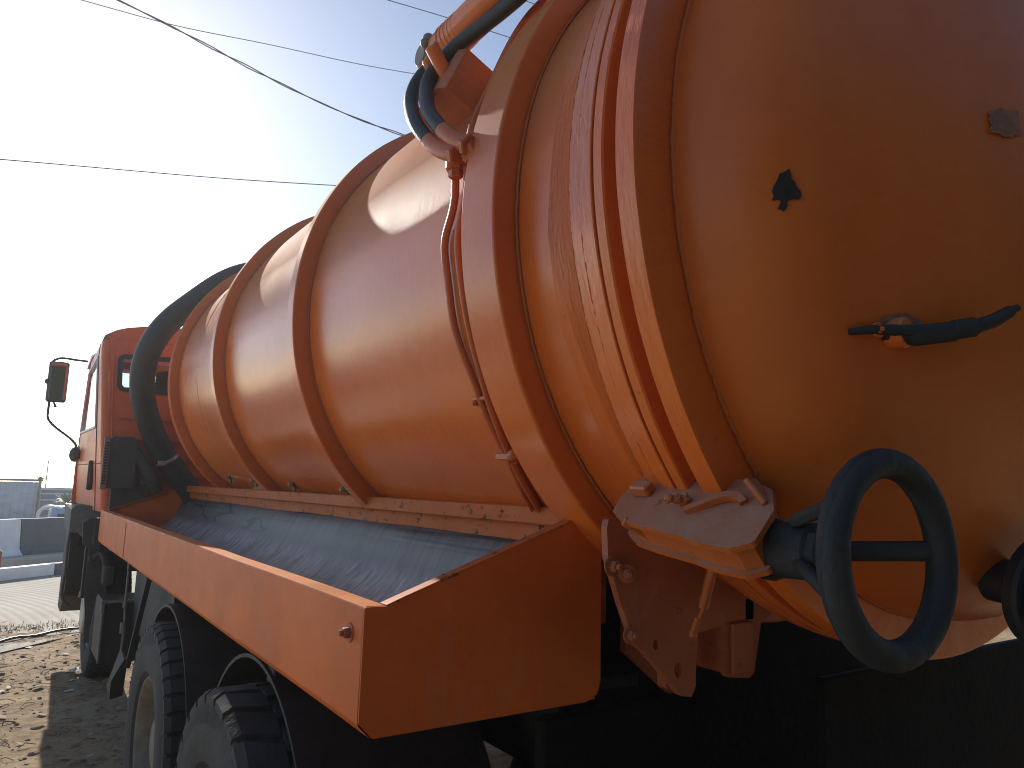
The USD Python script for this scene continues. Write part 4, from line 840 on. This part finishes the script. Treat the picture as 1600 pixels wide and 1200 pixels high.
obj('mud_flap', MB().extrude(smoothpoly(fl_, .008), .012, (0, 6.88, 0), (1, 0, 0), (0, 0, 1), (0, 1, 0)), 'dusty_steel', fg)
bb = obj('battery_box', MB().box2((.672, 6.20, .36), (1.15, 6.70, .785), .012), 'chassis_black', truck)
obj('box_rail', MB().box2((.655, 6.17, .785), (.92, 6.195, .805)).box2((.655, 6.17, .72), (.68, 6.195, .80)).box2((.664, 6.18, .37), (.676, 6.192, .80)), 'dusty_steel', bb)
obj('tie_rod', MB().tube([(.80, 6.10, 1.16), (.80, 6.10, .80), (.81, 6.10, .62), (.795, 6.10, .34)], .008, 8).cyl((.80, 6.10, .58), (.80, 6.10, .66), .02, 8).cyl((.80, 6.10, .76), (.80, 6.10, .80), .016, 8).box((.76, 6.1, 1.2), (.08, .06, .12)), 'dusty_steel', bb)
wg = trimesh.convex.convex_hull(np.array([(.64, 5.15, .375), (.71, 5.15, .39), (.64, 5.15, .48), (.655, 5.15, .50), (.70, 5.15, .60), (.72, 5.15, .6), (.66, 5.5, .38), (.72, 5.5, .6)]))
obj('guard_bracket', MB().add(wg).beam((.72, 5.15, .55), (.80, 5.15, 1.1), .03, .03), 'chassis_black', truck)

# ------------------------------------------------------------------ wheels
def tyre_mesh(x0, wd, yc, R=.525, lug='rib', seed=0):
    """Tyre standing on z = 0.0 with its outer face at x0; lugs round the tread."""
    zc = R - .012
    r_in = R * .56
    prof = [(x0 + .030, r_in), (x0 + .012, r_in + .02), (x0 + .002, r_in + .07), (x0, r_in + .12), (x0 + .004, R - .085), (x0 + .012, R - .045), (x0 + .022, R - .022), (x0 + .045, R - .016)]
    mir_ = [(2 * x0 + wd - x, r) for x, r in prof[::-1]]
    p = np.array(prof + mir_); n = 96; th = np.arange(n) * 2 * PI / n
    V = np.stack([np.repeat(p[:, :1], n, 1), yc + p[:, 1:2] * np.cos(th)[None], zc + p[:, 1:2] * np.sin(th)[None]], -1).reshape(-1, 3)
    k = len(p); i, j = np.meshgrid(np.arange(k - 1), np.arange(n), indexing='ij'); j2 = (j + 1) % n
    q = np.stack([i * n + j, i * n + j2, (i + 1) * n + j2, (i + 1) * n + j], -1).reshape(-1, 4)
    m = MB().add(trimesh.Trimesh(V, np.vstack([q[:, [0, 2, 1]], q[:, [0, 3, 2]]]), process=False))
    N = 44 if lug == 'rib' else 26
    rg_ = np.random.default_rng(seed)
    for kk in range(N):
        a = 2 * PI * kk / N
        for side_ in (0, 1):
            da = PI / N * (.78 if lug == 'rib' else .80); ph = a + (PI / N if side_ else 0)
            xs_ = (x0 + .012, x0 + .035, x0 + wd * .49) if not side_ else (x0 + wd - .012, x0 + wd - .035, x0 + wd * .51)
            sk = .0 if lug == 'rib' else .55 * PI / N
            pts = []
            for sgn in (-1, 1):
                for (xx, rt_, sh_) in ((xs_[0], R - .050, 0), (xs_[0], R - .020, 0), (xs_[1], R - .001, .2), (xs_[2], R + .001, 1), (xs_[2], R - .03, 1), (xs_[1], R - .05, .2)):
                    an = ph + sgn * da * (1 if xx != xs_[2] else .85) + sk * sh_
                    pts.append((xx, yc + rt_ * math.cos(an), zc + rt_ * math.sin(an)))
            m.add(trimesh.convex.convex_hull(np.array(pts)))
    return m
def rim_mesh(x0, yc, R=.525):
    zc = R - .012; r = R * .56
    prof = [(x0 + .035, r + .004), (x0 + .022, r - .008), (x0 + .03, r - .022), (x0 + .07, r - .045), (x0 + .10, r - .06), (x0 + .105, r - .12), (x0 + .10, .16), (x0 + .075, .13), (x0 + .06, .10), (x0 + .055, .07), (x0 + .055, .001)]
    p = np.array(prof); n = 64; th = np.arange(n) * 2 * PI / n
    V = np.stack([np.repeat(p[:, :1], n, 1), yc + p[:, 1:2] * np.cos(th)[None], zc + p[:, 1:2] * np.sin(th)[None]], -1).reshape(-1, 3)
    k = len(p); i, j = np.meshgrid(np.arange(k - 1), np.arange(n), indexing='ij'); j2 = (j + 1) % n
    q = np.stack([i * n + j, i * n + j2, (i + 1) * n + j2, (i + 1) * n + j], -1).reshape(-1, 4)
    m = MB().add(trimesh.Trimesh(V, np.vstack([q[:, [0, 1, 2]], q[:, [0, 2, 3]]]), process=False))
    for kk in range(10):
        a = 2 * PI * kk / 10; m.cyl((x0 + .11, yc + .19 * math.cos(a), zc + .19 * math.sin(a)), (x0 + .085, yc + .19 * math.cos(a), zc + .19 * math.sin(a)), .016, 6)
    return m
for yc, x0, lug in ((3.75, .60, 'rib'), (2.47, .585, 'block')):
    w = obj('rear_wheel', rim_mesh(x0, yc), 'wheel_rim', truck, smooth=35)
    obj('tyre', tyre_mesh(x0, .29, yc, lug=lug), 'tyre_rubber', w, smooth=30)
    w = obj('rear_wheel', MB().cyl((x0 + .36, yc, .513), (x0 + .6, yc, .513), .29, 32), 'wheel_rim', truck, smooth=35)
    obj('tyre', tyre_mesh(x0 + .33, .29, yc, lug=lug), 'tyre_rubber', w, smooth=30)
    w = obj('rear_wheel', MB().cyl((2.78, yc, .513), (3.3, yc, .513), .29, 32), 'wheel_rim', truck, smooth=35)
    obj('tyre', tyre_mesh(2.75, .60, yc, lug='block'), 'tyre_rubber', w, smooth=30)
    obj('axle', MB().cyl((1.1, yc, .513), (2.9, yc, .513), .09, 20).sphere((1.98, yc, .513), .24, (1, 1, 1.1)), 'chassis_black', truck, smooth=40)
for x0, dx in ((.70, 0), (2.95, 1)):
    w = obj('front_wheel', rim_mesh(x0, 7.60), 'wheel_rim', truck, smooth=35)
    obj('tyre', tyre_mesh(x0, .29, 7.60), 'tyre_rubber', w, smooth=30)
    if not dx: obj('hub_cap', MB().cyl((.66, 7.60, .513), (.72, 7.60, .513), .17, 24), 'bare_steel', w, smooth=35)

# ------------------------------------------------------------------ chassis and guards, all black
for x in (1.52, 2.36): obj('chassis_rail', MB().box2((x, 1.95, .78), (x + .08, 8.6, 1.06)), 'chassis_black', truck)
for x in (1.46, 2.34): obj('tank_bearer', MB().box2((x, 2.2, 1.064), (x + .16, 6.3, 1.40 if x < 2 else 1.40)), 'chassis_black', truck)
for y in (2.0, 3.1, 4.9, 6.5): obj('cross_member', MB().box2((1.602, y, .82), (2.358, y + .12, 1.02)), 'chassis_black', truck)
def arch(yc, x0, x1, r=.60, a0=-5, a1=185, z=.513, t=.012):
    th = np.radians(np.linspace(a0, a1, 36)); o = np.stack([yc + r * np.cos(th), z + r * np.sin(th)], 1); i_ = np.stack([yc + (r - t) * np.cos(th), z + (r - t) * np.sin(th)], 1)
    return MB().extrude(np.vstack([o, i_[::-1]]), x1 - x0, (x0, 0, 0), (0, 1, 0), (0, 0, 1), (1, 0, 0))
for yc in (3.75, 2.47): obj('mudguard', arch(yc, .71 if yc < 3 else .675, 1.28, r=.62 if yc < 3 else .60, a0=20, a1=172), 'chassis_black', truck, smooth=40)
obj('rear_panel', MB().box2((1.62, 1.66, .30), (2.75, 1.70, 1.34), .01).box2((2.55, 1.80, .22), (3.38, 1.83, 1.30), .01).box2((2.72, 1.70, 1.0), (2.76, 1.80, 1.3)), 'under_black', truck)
obj('air_tank', MB().cyl((1.1, 4.6, .82), (1.1, 5.6, .82), .17, 28), 'chassis_black', truck, smooth=40)
obj('side_guard', MB().box2((.86, 4.45, .62), (.90, 6.15, 1.10)).box2((.90, 4.5, .95), (1.5, 4.6, 1.10)), 'chassis_black', truck)
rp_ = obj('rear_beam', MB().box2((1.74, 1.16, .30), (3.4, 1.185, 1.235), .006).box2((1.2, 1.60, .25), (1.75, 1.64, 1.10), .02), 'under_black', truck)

# lower discharge outlet on the door
DO = np.array([1.715, .66, 1.515])
ov = obj('outlet_valve', MB().cyl(DO + [.02, .10, .01], DO, .045, 28).cyl(DO, DO + [-.008, -.03, -.004], .112, 36), 'black_rubber', truck, smooth=35)
obj('outlet_cap', MB().cyl(DO + [-.008, -.031, -.004], DO + [-.012, -.05, -.006], .09, 32), 'black_rubber', ov, smooth=35)

# dusty air
HZ = 0.0016
haze = trimesh.creation.box(extents=(340, 340, 16.0)); haze.apply_translation((0, 0, 6.3))
MAT['haze_air'] = usdkit.material(stage, '/World/Looks/haze_air', {'v': ('principled_volume', {'color': (0.93, 0.95, 0.97), 'density': HZ, 'anisotropy': 0.65})}, [], volume='v.volume')
obj('haze', haze, 'haze_air', kind='stuff')
